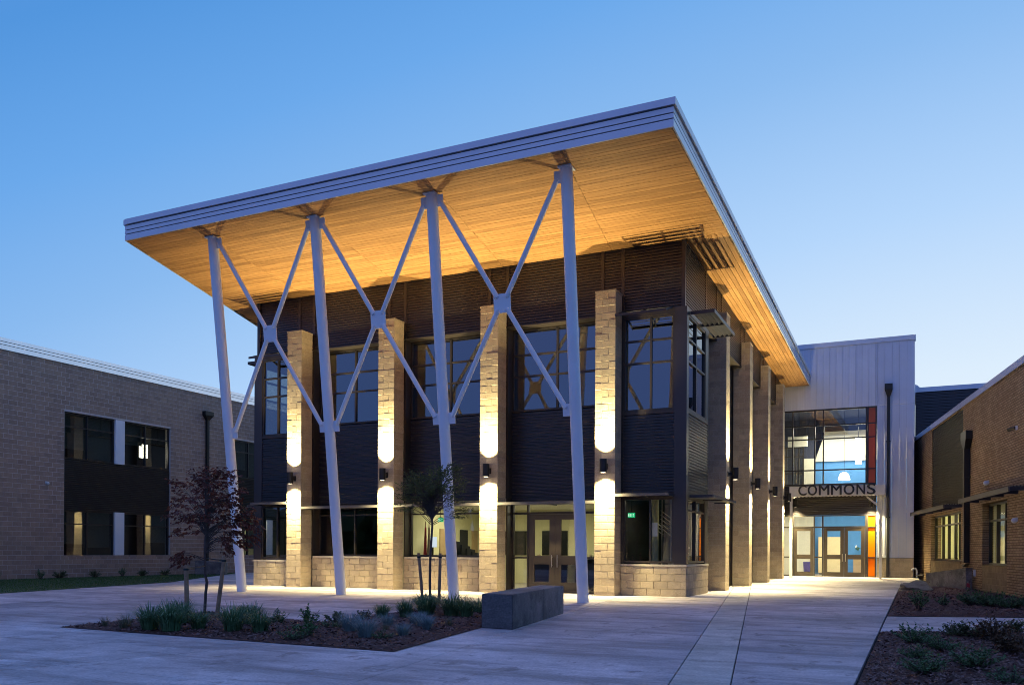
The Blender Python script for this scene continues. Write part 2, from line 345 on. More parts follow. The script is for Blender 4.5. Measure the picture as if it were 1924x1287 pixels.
def cells(a0, a1, z0, z1, holes):
    xs = sorted({a0, a1, *[min(max(v, a0), a1) for h in holes for v in h[:2]]}); zs = sorted({z0, z1, *[min(max(v, z0), z1) for h in holes for v in h[2:]]})
    for i in range(len(xs) - 1):
        run = None
        for j in range(len(zs) - 1):
            xm, zm = (xs[i] + xs[i + 1]) / 2, (zs[j] + zs[j + 1]) / 2
            if any(h[0] < xm < h[1] and h[2] < zm < h[3] for h in holes):
                if run: yield run; run = None
            else: run = (xs[i], xs[i + 1], run[2] if run else zs[j], zs[j + 1])
        if run: yield run
def siding(par, fr, a0, a1, b, z0, z1, mat, pitch=0.087, amp=0.032, name='siding_panel'):
    """horizontal box-rib metal sheet with real ribs"""
    bm = B(); n = max(1, round((z1 - z0) / pitch)); p = (z1 - z0) / n; prof = []
    for k in range(n):
        z = z0 + k * p; prof += [(z, 0), (z + p * 0.34, 0), (z + p * 0.46, -amp), (z + p * 0.88, -amp)]
    prof.append((z1, 0)); pr = None
    for z, d in prof:
        cur = [bm.verts.new(fr.P(a0, b + d, z)), bm.verts.new(fr.P(a1, b + d, z))]
        if pr: bm.faces.new([pr[0], pr[1], cur[1], cur[0]])
        pr = cur
    bk = b - 0.06
    v = [bm.verts.new(fr.P(a0, bk, z0)), bm.verts.new(fr.P(a1, bk, z0)), bm.verts.new(fr.P(a1, bk, z1)), bm.verts.new(fr.P(a0, bk, z1))]
    bm.faces.new(v[::-1])
    o = part(name, bm, mat, par); return o
def window(par, fr, a0, a1, z0, z1, b, mull=(), trans=(), fw=0.06, fd=0.11, mat='frame', gl='glass', name='window', mw=0.055):
    bm = B(); m = M[mat]
    fbox(bm, fr, a0, a0 + fw, b - fd, b, z0, z1); fbox(bm, fr, a1 - fw, a1, b - fd, b, z0, z1)
    fbox(bm, fr, a0 + fw, a1 - fw, b - fd, b - 0.002, z1 - fw, z1); fbox(bm, fr, a0 + fw, a1 - fw, b - fd, b + 0.012, z0, z0 + fw)
    w = part(name, bm, m, par)
    xs = [a0 + fw]
    for x in mull:
        bm = B(); fbox(bm, fr, x - mw / 2, x + mw / 2, b - fd, b + 0.004, z0 + fw, z1 - fw); part('mullion', bm, m, w); xs += [x - mw / 2, x + mw / 2]
    xs.append(a1 - fw); zs = [z0 + fw]
    for z in trans: zs += [z - mw / 2, z + mw / 2]
    zs.append(z1 - fw)
    for i in range(0, len(xs), 2):
        for z in trans:
            bm = B(); fbox(bm, fr, xs[i], xs[i + 1], b - fd, b - 0.004, z - mw / 2, z + mw / 2); part('transom', bm, m, w)
        for j in range(0, len(zs), 2):
            bm = B(); fbox(bm, fr, xs[i] - 0.004, xs[i + 1] + 0.004, b - 0.062, b - 0.05, zs[j] - 0.004, zs[j + 1] + 0.004); part('pane', bm, M[gl], w)
    return w
def door(par, fr, a0, a1, z0, z1, b, mid, mat='door_paint', handle=None, stile=0.19, bottom=0.27, top=0.17, midh=0.27, gl='glass'):
    bm = B(); m = M[mat]; t = 0.05
    fbox(bm, fr, a0, a0 + stile, b - t, b, z0, z1); fbox(bm, fr, a1 - stile, a1, b - t, b, z0, z1)
    for p, q in ((z0, z0 + bottom), (mid - midh / 2, mid + midh / 2), (z1 - top, z1)): fbox(bm, fr, a0 + stile, a1 - stile, b - t, b - 0.003, p, q)
    d = part('door', bm, m, par)
    for p, q in ((z0 + bottom, mid - midh / 2), (mid + midh / 2, z1 - top)):
        bm = B(); fbox(bm, fr, a0 + stile - 0.004, a1 - stile + 0.004, b - 0.031, b - 0.019, p - 0.004, q + 0.004); part('pane', bm, M[gl], d)
    if handle is not None:
        bm = B(); tube(bm, fr.P(handle, b + 0.06, mid - 0.22), fr.P(handle, b + 0.06, mid + 0.16), 0.016, n=8)
        for z in (mid - 0.16, mid + 0.10): tube(bm, fr.P(handle, b, z), fr.P(handle, b + 0.06, z), 0.012, n=6)
        part('handle', bm, M['steel'], d, smooth=40)
    return d
def spot(name, par, loc, up, power, size=100, blend=0.7, col=WARM, radius=0.05):
    ld = bpy.data.lights.new(name, 'SPOT'); ld.energy = power; ld.color = col; ld.spot_size = math.radians(size); ld.spot_blend = blend; ld.shadow_soft_size = radius
    o = bpy.data.objects.new(name, ld); C.objects.link(o); o.parent = par; o.location = Vector(loc) - ORG[par.name]; o.rotation_euler = (math.pi, 0, 0) if up else (0, 0, 0); return o
def area(name, par, loc, sx, sy, power, col, rot=(0, 0, 0)):
    ld = bpy.data.lights.new(name, 'AREA'); ld.shape = 'RECTANGLE'; ld.size = sx; ld.size_y = sy; ld.energy = power; ld.color = col
    o = bpy.data.objects.new(name, ld); C.objects.link(o); o.parent = par; o.location = Vector(loc) - ORG[par.name]; o.rotation_euler = rot; return o
def zg(x, y): return 0.12 * min(max((y - 17.0) / 4.2, 0), 1)

# ================================================================== GROUND
bm = B(); quad(bm, (-400, -400, -0.06), (400, -400, -0.06), (400, 500, -0.06), (-400, 500, -0.06)); struct('ground', bm, M['soil'])
plaza = bpy.data.objects.new('plaza', None); C.objects.link(plaza); plaza['kind'] = 'structure'; ORG['plaza'] = Vector((0, 0, 0))
def split(polys, p, q, test=None):
    """cut polygons by the line p-q"""
    out = []; nx, ny = -(q[1] - p[1]), q[0] - p[0]
    for P in polys:
        cx = sum(v[0] for v in P) / len(P); cyy = sum(v[1] for v in P) / len(P)
        if test and not test(cx, cyy): out.append(P); continue
        d = [(v[0] - p[0]) * nx + (v[1] - p[1]) * ny for v in P]; L, Rr = [], []
        for i, v in enumerate(P):
            w = P[(i + 1) % len(P)]; e = d[(i + 1) % len(P)]
            if d[i] >= 0: L.append(v)
            if d[i] <= 0: Rr.append(v)
            if d[i] * e < 0: t = d[i] / (d[i] - e); x = (v[0] + (w[0] - v[0]) * t, v[1] + (w[1] - v[1]) * t); L.append(x); Rr.append(x)
        for S in (L, Rr):
            if len(S) > 2 and abs(sum(S[i][0] * S[(i + 1) % len(S)][1] - S[(i + 1) % len(S)][0] * S[i][1] for i in range(len(S)))) > 0.02: out.append(S)
    return out
polys = [[(-16, -30), (19.45, -30), (19.45, 17), (20.4, 17), (20.4, 12.2), (20.4, 17), (20.1, 21.15), (-16, 21.15)]]
polys = [[(-16, -30), (19.45, -30), (19.45, 17), (-16, 17)], [(13.6, 17), (20.4, 17), (20.1, 21.15), (13.6, 21.15)], [(19.45, 11.3), (20.6, 11.9), (20.4, 17), (19.45, 17)]]
a1 = ((17.81, -15.7), (15.45, -1.18)); a2 = ((18.36, -15.42), (16.01, -0.85)); a0 = ((15.0, -16.94), (13.49, -7.64))
polys = split(polys, *a1); polys = split(polys, *a2); polys = split(polys, *a0, test=lambda x, y: x < 17)
SB = -0.075
for y in (-21.5, -18.2, -14.63, -11.6, -8.0, -4.4, -0.9, 2.7, 6.3, 9.9, 13.5):
    polys = split(polys, (14, y), (15, y + SB), test=lambda x, y: x > 12.6)
for y in (-25, -20.4, -17.4, -14.6, -9.0, -6.2, -3.4, 0.2): polys = split(polys, (11, y), (12, y - 0.05), test=lambda x, y: x < 13.6)
polys = split(polys, (10.5, -18.5), (11.55, -14.4), test=lambda x, y: x < 14.5 and y < -13.5); polys = split(polys, (11.05, -18.5), (12.15, -14.4), test=lambda x, y: x < 14.5 and y < -13.5)
for x in (-10, -5.2, -1.0, 3.0, 6.8, 10.5): polys = split(polys, (x, 0), (x - 0.15, 1), test=lambda a, b: a < 13 and b > -14.5 and a < 12.5)
for P in polys:
    if sum(P[i][0] * P[(i + 1) % len(P)][1] - P[(i + 1) % len(P)][0] * P[i][1] for i in range(len(P))) < 0: P = P[::-1]
    bm = B(); cxp = sum(v[0] for v in P) / len(P); cyp = sum(v[1] for v in P) / len(P); g = 0.007; n = len(P)
    def inset(P, g):
        o = []
        for i in range(n):
            p, c, q = Vector(P[i - 1]), Vector(P[i]), Vector(P[(i + 1) % n]); e1 = (c - p); e2 = (q - c)
            if e1.length < 1e-5 or e2.length < 1e-5: o.append(tuple(c)); continue
            e1.normalize(); e2.normalize(); n1 = Vector((-e1.y, e1.x)); n2 = Vector((-e2.y, e2.x)); m = (n1 + n2); k = max(0.3, m.dot(n1)); o.append(tuple(c + m * (g / k)))
        return o
    lo, hi = inset(P, 0.006), inset(P, 0.010); dz = R_.uniform(-0.0015, 0.0015)
    vs = [[bm.verts.new((x, y, z + zg(x, y) + dz)) for x, y in Q] for Q, z in ((lo, -0.045), (lo, -0.007), (hi, 0.0))]
    for r in range(2):
        for i in range(n): bm.faces.new([vs[r][i], vs[r][(i + 1) % n], vs[r + 1][(i + 1) % n], vs[r + 1][i]])
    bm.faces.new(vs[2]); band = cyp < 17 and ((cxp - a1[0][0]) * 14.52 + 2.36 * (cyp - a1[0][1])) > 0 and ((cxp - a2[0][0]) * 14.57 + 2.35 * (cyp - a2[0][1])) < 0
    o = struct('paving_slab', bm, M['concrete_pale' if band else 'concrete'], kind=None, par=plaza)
bm = B(); prism(bm, [(19.47, -8.45), (26, -6.0), (26, -2.2), (19.47, -4.7)], -0.04, 0.0); struct('side_path', bm, M['concrete'])

# a far wood on the other side of the grounds (seen only mirrored in the glass)
vs, fs = [], []
def blob(c, rx, rz, r):
    bm = B(); bmesh.ops.create_icosphere(bm, subdivisions=2, radius=1); i = len(vs)
    for v in bm.verts: k = r.uniform(0.75, 1.2); vs.append((c[0] + v.co.x * rx * k, c[1] + v.co.y * rx * k, c[2] + v.co.z * rz * k))
    bm.verts.index_update()
    for f in bm.faces: fs.append(tuple(i + v.index for v in f.verts))
    bm.free()
rr = random.Random(5)
for k in range(150):
    x = -110 + k * 1.75 + rr.uniform(-1, 1); h = rr.uniform(5.5, 10.5); y = -72 + rr.uniform(-5, 5); blob((x, y, h * 0.62), rr.uniform(1.8, 3.4), h * 0.42, rr); blob((x + 1, y - 1, h * 0.25), 2.6, h * 0.3, rr)
me = bpy.data.meshes.new('far_trees'); me.from_pydata(vs, [], fs); me.materials.append(M['leaf_olive']); o = bpy.data.objects.new('far_trees', me); C.objects.link(o); o['kind'] = 'stuff'

# planting beds: bark over a slightly domed bed
BED = [(7.2, -14.27), (6.75, -10.5), (10.42, -11.45), (10.0, -6.85), (12.76, -7.22), (13.36, -11.0), (13.96, -14.62)]
NEAR = [(19.48, -24), (19.48, -8.52), (24, -6.8), (28, -5.3), (28, -24)]
FAR = [(19.48, -4.62), (19.48, 10.2), (20.0, 11.5), (20.9, 12.1), (21.62, 11.1), (22.7, 5.2), (22.95, -3.3)]
def inside(P, x, y):
    c = False; j = len(P) - 1
    for i in range(len(P)):
        if (P[i][1] > y) != (P[j][1] > y) and x < (P[j][0] - P[i][0]) * (y - P[i][1]) / (P[j][1] - P[i][1]) + P[i][0]: c = not c
        j = i
    return c
def edge_dist(P, x, y):
    m = 9.0
    for i in range(len(P)):
        ax, ay = P[i]; bx, by = P[(i + 1) % len(P)]; dx, dy = bx - ax, by - ay
        t = max(0, min(1, ((x - ax) * dx + (y - ay) * dy) / (dx * dx + dy * dy))); m = min(m, math.hypot(x - ax - t * dx, y - ay - t * dy))
    return m
def bedz(P, x, y): d = min(edge_dist(P, x, y), 0.8) / 0.8; return 0.006 + 0.05 * math.sin(d * math.pi / 2) + 0.010 * math.sin(x * 5.1) * math.sin(y * 4.3)
def bed(name, P, step=0.35):
    bm = B(); xs = [p[0] for p in P]; ys = [p[1] for p in P]; ring = []
    for i in range(len(P)):
        a, b = Vector(P[i]), Vector(P[(i + 1) % len(P)]); k = max(1, int((b - a).length / step))
        for j in range(k): ring.append(tuple(a + (b - a) * j / k))
    V = {}; vv = [bm.verts.new((x, y, 0.008)) for x, y in ring]; f = bm.faces.new(vv)
    bmesh.ops.triangulate(bm, faces=[f]); bmesh.ops.subdivide_edges(bm, edges=[e for e in bm.edges if not e.is_boundary], cuts=3, use_grid_fill=True)
    for v in bm.verts:
        if not v.is_boundary: v.co.z = bedz(P, v.co.x, v.co.y)
    struct(name, bm, M['mulch'], smooth=60)
bed('planting_bed', BED); bed('planting_bed', NEAR, 0.8); bed('planting_bed', FAR, 0.5)
def chips(P, n, s0, s1, ymin=-99):
    vs, fs = [], []; xs = [p[0] for p in P]; ys = [max(p[1], ymin) for p in P]
    while len(fs) < n:
        x, y = R_.uniform(min(xs), max(xs)), R_.uniform(min(ys), max(ys))
        if not inside(P, x, y) or edge_dist(P, x, y) < 0.02: continue
        z = bedz(P, x, y) + R_.uniform(0.004, 0.016); a = R_.uniform(0, 6.28); l = R_.uniform(s0, s1); w = l * R_.uniform(0.25, 0.5); t, r = R_.uniform(-0.5, 0.5), R_.uniform(-0.5, 0.5)
        ca, sa = math.cos(a), math.sin(a); i = len(vs)
        for u, v in ((-l, -w), (l, -w * 0.7), (l * 0.8, w), (-l * 0.9, w * 0.8)): vs.append((x + u * ca - v * sa, y + u * sa + v * ca, z + u * t + v * r))
        fs.append((i, i + 1, i + 2, i + 3))
    me = bpy.data.meshes.new('bark_chips'); me.from_pydata(vs, [], fs); me.materials.append(M['chip']); o = bpy.data.objects.new('bark_chips', me); C.objects.link(o); o['kind'] = 'stuff'
chips(BED, 9000, 0.012, 0.035); chips([(19.48, -19), (19.48, -8.55), (23, -7.2), (23, -19)], 16000, 0.010, 0.032); chips(FAR, 6000, 0.015, 0.045)
# lawn strip at the foot of the left building
LAWN = [(-3.77, -7.79), (-6.42, 0.85), (-12.7, 10.7), (-13.9, 12.6), (-13.95, 0.0), (-13.95, -9.0), (-4.2, -14)]
bm = B(); prism(bm, LAWN, -0.05, 0.012); struct('lawn', bm, M['lawn'])
vs, fs = [], []
while len(fs) < 26000:
    x, y = R_.uniform(-13.9, -3.8), R_.uniform(-11, 12.4)
    if not inside(LAWN, x, y): continue
    h = R_.uniform(0.03, 0.065); a = R_.uniform(0, 6.28); w = 0.006 + 0.004 * R_.random(); dx, dy = R_.uniform(-0.03, 0.03), R_.uniform(-0.03, 0.03); i = len(vs)
    vs += [(x - w * math.cos(a), y - w * math.sin(a), 0.01), (x + w * math.cos(a), y + w * math.sin(a), 0.01), (x + dx, y + dy, h)]; fs.append((i, i + 1, i + 2))
me = bpy.data.meshes.new('grass'); me.from_pydata(vs, [], fs); me.materials.append(M['lawn_blade']); o = bpy.data.objects.new('grass', me); C.objects.link(o); o['kind'] = 'stuff'

# ================================================================== MAIN HALL
PW, PP, PD = 0.634, 3.808, 0.60
XC = 6.029
def sof(y): return 10.545 - 0.0348 * (y + 5.55)
hall = thing('hall_building', 'tall two-storey hall with dark metal walls under a wide cedar-lined canopy roof', 'building', (6.03, 10, 0))
FF = Fr((0, 0, 0), (1, 0, 0), (0, -1, 0))        # front: a = x, b = -y
FS = Fr((0, 0, 0), (0, 1, 0), (1, 0, 0))         # right side: a = y, b = x
FL = Fr((2 * XC, 0, 0), (0, 1, 0), (-1, 0, 0))   # left side, mirrored: b = 2*XC - x
LOW, HEAD = 2.92, 8.35
# upper wall of ribbed sheet, one sheet per bay with flat battens over the pier edges
edges = [2 * XC - 13.93]
for i in range(4): edges += [PP * i, PP * i + PW]
edges.append(13.93)
for k in range(len(edges) - 1):
    x0, x1 = edges[k], edges[k + 1]
    siding(hall, FF, x0 + (0.05 if k else 0), x1 - (0.05 if k < len(edges) - 2 else 0), -0.66, HEAD + 0.02, 10.36, M['siding'], name='siding_panel')
for x in edges[1:-1]:
    bm = B(); fbox(bm, FF, x - 0.05, x + 0.05, -0.72, -0.648, HEAD + 0.02, 10.36); part('batten', bm, M['siding'], hall)
for fr in (FS, FL):
    ys = [0.66, 3.4, 5.0, 5.83, 9.49, 10.32, 13.98, 14.81, 18.47, 19.3, 21.15]
    for y0, y1 in zip(ys[:-1], ys[1:]): siding(hall, fr, y0 + 0.04, y1 - 0.04, 13.93, HEAD + 0.02, sof(y0) + 0.03, M['siding'], name='siding_panel')
    for y in ys[1:-1]:
        bm = B(); fbox(bm, fr, y - 0.04, y + 0.04, 13.87, 13.942, HEAD + 0.02, sof(y) + 0.02); part('batten', bm, M['siding'], hall)
    bm = B(); fbox(bm, fr, 0.60, 0.70, 13.84, 13.95, HEAD + 0.02, 10.36); part('corner_trim', bm, M['siding'], hall)
# middle bays
for i in range(3):
    x0, x1 = PP * i + PW, PP * (i + 1); xm = (x0 + x1) / 2
    window(hall, FF, x0 + 0.05, x1 - 0.05, 5.72, HEAD, -0.95, mull=[xm], trans=[6.84, 7.52], gl='glass_tint')
    bm = B()
    for s in (x0, x1 - 0.05): fbox(bm, FF, s, s + 0.05, -1.06, -0.62, 0.0, HEAD)
    fbox(bm, FF, x0 + 0.05, x1 - 0.05, -1.0, -0.64, HEAD - 0.01, HEAD + 0.018); part('reveal', bm, M['frame'], hall)
    siding(hall, FF, x0 + 0.05, x1 - 0.05, -0.93, LOW, 5.70, M['siding'])
    if i < 2:
        window(hall, FF, x0 + 0.05, x1 - 0.05, 1.09, LOW - 0.02, -0.95, mull=[xm], trans=[2.52], gl='glass')
        bm = B(); fbox(bm, FF, x0, x1, -1.06, -0.632, 0.0, 1.02); part('base_wall', bm, M['mortar_tan'], hall)
        lay_blocks(hall, Fr((0, 0.61, 0), (1, 0, 0), (0, -1, 0)), 0, x0, x1, 0.0, 1.016, M['block_tan'], D=0.03)
        bm = B(); fbox(bm, FF, x0 + 0.05, x1 - 0.05, -0.94, -0.59, 1.022, 1.085); part('sill', bm, M['mortar_tan'], hall)
# double entrance door in the third bay
x0, x1 = PP * 2 + PW, PP * 3
bm = B()
for s, t in ((x0 + 0.05, x0 + 0.11), (8.83, 8.89), (10.70, 10.76), (x1 - 0.11, x1 - 0.05)): fbox(bm, FF, s, t, -1.06, -0.95, 0.0, LOW)
for s, t in ((x0 + 0.11, 8.83), (8.89, 10.70), (10.76, x1 - 0.11)):
    fbox(bm, FF, s, t, -1.06, -0.952, 2.46, 2.53); fbox(bm, FF, s, t, -1.06, -0.952, LOW - 0.06, LOW); fbox(bm, FF, s, t, -1.06, -0.952, 0.0, 0.05)
for s, t in ((x0 + 0.11, 8.83), (10.76, x1 - 0.11)): fbox(bm, FF, s, t, -1.06, -0.954, 1.06, 1.13)
ef = part('door_frame', bm, M['frame'], hall)
for s, t in ((x0 + 0.11, 8.83), (8.89, 10.70), (10.76, x1 - 0.11)):
    bm = B(); fbox(bm, FF, s, t, -1.012, -1.0, 2.53, LOW - 0.06); part('pane', bm, M['glass'], ef)
for s, t in ((x0 + 0.11, 8.83), (10.76, x1 - 0.11)):
    for p, q in ((0.05, 1.06), (1.13, 2.46)):
        bm = B(); fbox(bm, FF, s, t, -1.012, -1.0, p, q); part('pane', bm, M['glass'], ef)
door(hall, FF, 8.90, 9.79, 0.055, 2.455, -0.96, 1.02, handle=9.70); door(hall, FF, 9.80, 10.69, 0.055, 2.455, -0.96, 1.02, handle=9.89)
# corner bays, right as seen and its mirror on the left
for sgn in (1, -1):
    X = (lambda x: x) if sgn == 1 else (lambda x: 2 * XC - x)
    def fb(bm, a0, a1, *r): fbox(bm, FF, min(X(a0), X(a1)), max(X(a0), X(a1)), *r)
    fs = FS if sgn == 1 else FL
    c0, c1 = 12.058, 14.02; yb = 3.42
    for z0, z1, tr in ((5.42, 8.2, [6.84, 7.5]), (0.965, 2.88, [2.5])):
        aa = sorted((X(c0 + 0.06), X(13.66)))
        window(hall, FF, aa[0], aa[1], z0, z1, -0.57, mull=[X(12.95)], trans=tr if z0 > 3 else [], gl='glass_tint' if z0 > 3 else 'glass')
        window(hall, fs, 0.80, 3.02, z0, z1, 14.0, mull=[1.82], trans=tr, gl='glass_tint' if z0 > 3 else 'glass')
    bm = B(); fb(bm, 13.66, c1, -0.80, -0.545, 0.93, HEAD + 0.018); part('corner_post', bm, M['siding'], hall)
    bm = B(); fb(bm, c0, c0 + 0.06, -0.72, -0.56, 0.93, HEAD); fb(bm, c0 + 0.06, 13.66, -0.72, -0.555, 8.2, HEAD); fb(bm, c0 + 0.06, 13.66, -0.72, -0.555, 2.88, 3.02); fb(bm, c0 + 0.06, 13.66, -0.72, -0.555, 5.33, 5.42)
    fbox(bm, fs, 0.80, 3.42, 13.84, 14.014, 8.2, HEAD); fbox(bm, fs, 0.80, 3.42, 13.84, 14.014, 2.88, 3.02); fbox(bm, fs, 0.80, 3.42, 13.84, 14.014, 5.33, 5.42); fbox(bm, fs, 3.02, 3.42, 13.84, 14.012, 0.93, 2.88); fbox(bm, fs, 3.02, 3.42, 13.84, 14.012, 5.42, 8.2)
    part('trim', bm, M['frame'], hall)
    aa = sorted((X(c0 + 0.06), X(13.66))); siding(hall, FF, aa[0], aa[1], -0.555, 3.03, 5.32, M['siding']); siding(hall, fs, 0.81, 3.42, 14.015, 3.03, 5.32, M['siding'])
    bm = B(); fb(bm, c0, 14.0, -1.0, -0.575, 0.0, 0.925); fbox(bm, fs, 1.0, yb, 13.6, 14.005, 0.0, 0.925); part('base_wall', bm, M['mortar_tan'], hall)
    if sgn == 1:
        lay_blocks(hall, Fr((0, 0.55, 0), (1, 0, 0), (0, -1, 0)), 0, c0, 14.03, 0.0, 0.87, M['block_tan'], D=0.03, H=0.2175)
        lay_blocks(hall, Fr((14.03, 0, 0), (0, 1, 0), (1, 0, 0)), math.pi / 2, 0.58, yb, 0.0, 0.87, M['block_tan'], D=0.03, H=0.2175)
    else:
        lay_blocks(hall, Fr((0, 0.55, 0), (1, 0, 0), (0, -1, 0)), 0, X(14.03), X(c0), 0.0, 0.87, M['block_tan'], D=0.03, H=0.2175)
    bm = B(); fb(bm, c0 + 0.002, 14.05, -0.75, -0.53, 0.872, 0.932); part('sill', bm, M['mortar_tan'], hall)
    bm = B(); fbox(bm, fs, 0.752, yb, 13.85, 14.05, 0.872, 0.93); part('sill', bm, M['mortar_tan'], hall)
    # long side wall behind the side piers
    bm = B(); fbox(bm, fs, yb, 21.1, 13.2, 13.60, 0.0, HEAD + 0.018); part('wall', bm, M['siding'], hall)
    bm = B(); fbox(bm, fs, yb - 0.012, yb + 0.01, 13.60, 14.0, 0.0, HEAD); part('return_panel', bm, M['siding'], hall)
    bm = B(); fbox(bm, fs, yb, 21.1, 13.3, 13.95, HEAD - 0.01, HEAD + 0.017); part('soffit_strip', bm, M['frame'], hall)
bm = B(); box(bm, 2 * XC - 13.9, 13.9, 21.0, 21.1, 0, 9.7); part('rear_wall', bm, M['siding'], hall)
bm = B(); box(bm, 2 * XC - 13.9, 7.8, 21.1, 40, 0, 9.6); part('rear_wing', bm, M['siding'], hall)
bm = B(); box(bm, 2 * XC - 13.98, 13.98, 0.55, 1.06, HEAD - 0.012, HEAD + 0.012); part('ledge', bm, M['frame'], hall)
# inside of the hall
bm = B(); box(bm, 2 * XC - 13.5, 13.5, 1.08, 20.9, -0.04, 0.015); part('inner_floor', bm, M['in_floor'], hall)
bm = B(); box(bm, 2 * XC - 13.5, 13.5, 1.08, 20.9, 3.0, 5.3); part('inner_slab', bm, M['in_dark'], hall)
bm = B(); box(bm, 3.7, 11.7, 7.6, 7.75, 0.015, 3.0); part('inner_wall', bm, M['in_cream'], hall); bm = B(); box(bm, 3.6, 3.7, 1.1, 7.75, 0.015, 3.0); part('inner_wall', bm, M['in_cream'], hall); bm = B(); box(bm, 11.7, 11.8, 1.1, 7.75, 0.015, 3.0); part('side_partition', bm, M['in_dark'], hall)  # side partition coloured near-black so the corner room looks dim
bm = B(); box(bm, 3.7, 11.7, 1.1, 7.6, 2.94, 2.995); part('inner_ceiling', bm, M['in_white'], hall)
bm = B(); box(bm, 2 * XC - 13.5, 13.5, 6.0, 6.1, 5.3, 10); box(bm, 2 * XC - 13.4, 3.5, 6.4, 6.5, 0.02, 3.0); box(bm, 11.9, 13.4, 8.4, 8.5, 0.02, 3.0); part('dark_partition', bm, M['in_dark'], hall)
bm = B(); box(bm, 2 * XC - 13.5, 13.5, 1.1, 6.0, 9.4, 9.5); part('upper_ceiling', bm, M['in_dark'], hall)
for x in (5.2, 7.6, 10.0):
    bm = B(); box(bm, x - 0.7, x + 0.7, 3.0, 3.12, 2.90, 2.938); part('ceiling_light', bm, M['ceiling_light'], hall)
    area('room_light', hall, (x, 4.2, 2.88), 1.4, 1.0, 75, (1, 0.92, 0.66))
for y0, y1, m in ((4.3, 5.25, 'in_door'), (5.9, 6.5, 'in_dark'), (6.9, 7.35, 'in_door')):
    bm = B(); box(bm, 3.702, 3.75, y0, y1, 0.02, 2.12); part('inner_door', bm, M[m], hall)
bm = B(); tube(bm, (12.75, 1.75, 0.015), (12.75, 1.75, 3.0), 0.13, n=16); part('inner_column', bm, M['in_cream'], hall, smooth=40)
for k in range(5):
    z = 1.62 + k * 0.13
    bm = B(); tube(bm, (12.95, 1.75, z + 0.42), (13.62, 1.55, z - 0.08), 0.016, n=6); part('stair_rail', bm, M['steel'], hall)
for k in range(3):
    bm = B(); tube(bm, (12.45, 2.3, 2.35 - k * 0.11), (12.90, 2.2, 2.05 - k * 0.11), 0.016, n=6); part('stair_rail', bm, M['steel'], hall)
for x in (13.0, 13.28):
    bm = B(); tube(bm, (x, 1.7, 0.02), (x, 1.7, 2.9), 0.02, n=6); part('rail_post', bm, M['steel'], hall)
for k in range(5):
    bm = B(); box(bm, 12.95, 13.45, 2.6 + k * 0.24, 2.84 + k * 0.24, 0.9 + k * 0.17, 0.94 + k * 0.17); part('stair_tread', bm, M['steel'], hall)
area('stair_light', hall, (12.9, 2.4, 2.9), 0.8, 0.5, 12, (1, 0.92, 0.66))
bm = B(); box(bm, 12.98, 13.14, 0.70, 0.704, 1.75, 2.15); part('poster', bm, M['paper'], hall)

# roof
def xl(y): return max(-1.55 - 0.289 * (y + 5.56), -4.25)
XR, YF, YB = 15.2, -5.56, 21.15
yk = -5.56 + (4.25 - 1.55) / 0.289
RT = 0.623
poly = [(xl(YF) + 0.05, YF + 0.05), (XR - 0.05, YF + 0.05), (XR - 0.05, YB), (-4.2, YB), (-4.2, yk), (xl(YF) + 0.05, YF + 0.05)][:-1]
bm = B(); prism(bm, poly, lambda x, y: sof(y) + 0.025, lambda x, y: sof(y) + RT - 0.01); roof = part('roof', bm, M['gap'], hall)
bands = [(0.745, 1.0, 0.085), (0.515, 0.705, 0.035), (0.315, 0.475, 0.035), (0.0, 0.275, 0.035)]
def fascia(p0, p1, nx, ny, ext=0):
    e0 = p1
    for f0, f1, pr in bands:
        bm = B(); q = []; p1 = (e0[0] + ext * pr, e0[1])
        for z in (f0, f1):
            for (x, y), d in ((p0, 0.0), (p1, 0.0), (p1, pr), (p0, pr)):
                q.append((x + nx * d, y + ny * d, sof(y) - 0.004 + RT * z))
        hexa(bm, q); part('fascia_band', bm, M['fascia'], roof)
fascia((xl(YF) + 0.045, YF + 0.048), (XR - 0.048, YF + 0.048), 0, -1, 1)
fascia((XR - 0.048, YF + 0.0485), (XR - 0.048, YB), 1, 0)
ln = math.hypot(1, 0.289); fascia((xl(YF) + 0.045, YF + 0.02), (-4.2, yk), -1 / ln, -0.289 / ln)
bm = B(); prism(bm, [(p[0], p[1]) for p in poly], lambda x, y: sof(y) + RT - 0.008, lambda x, y: sof(y) + RT + 0.004); part('roof_membrane', bm, M['roofing'], roof)
# cedar boards of the underside, each its own piece
BW = 0.152; G = 0.005
def plank(pts, mat):
    bm = B(); prism(bm, pts, lambda x, y: sof(y) - 0.004 + R0, lambda x, y: sof(y) + 0.022); part('plank', bm, mat, roof)
jx = [0.93, 4.72, 8.72, 12.33]
y = YF + 0.055
while y < 0.62:
    y1 = min(y + BW, 0.66); R0 = R_.uniform(-0.0015, 0.0015)
    c = [max(-99, 0)] ; xs0 = [xl(y) + 0.06] + [j - 0.135 * (y + 4) for j in jx] + [15.142]; xs1 = [xl(y1) + 0.06] + [j - 0.135 * (y1 + 4) for j in jx] + [15.142]
    for a in range(5): R0 = R_.uniform(-0.0015, 0.0015); plank([(xs0[a] + G, y + G), (xs0[a + 1] - G, y + G), (xs1[a + 1] - G, y1 - G), (xs1[a] + G, y1 - G)], M['wood_x'])
    y = y1 + 1e-6
ysj = [0.665, 5.4, 9.9, 14.4, 21.12]
for x in [13.9 + BW * k for k in range(9)]:
    xe = min(x + BW, 15.142)
    if xe - x < 0.02: continue
    for a in range(4): R0 = R_.uniform(-0.0015, 0.0015); plank([(x + G, ysj[a] + G), (xe - G, ysj[a] + G), (xe - G, ysj[a + 1] - G), (x + G, ysj[a + 1] - G)], M['wood_y'])
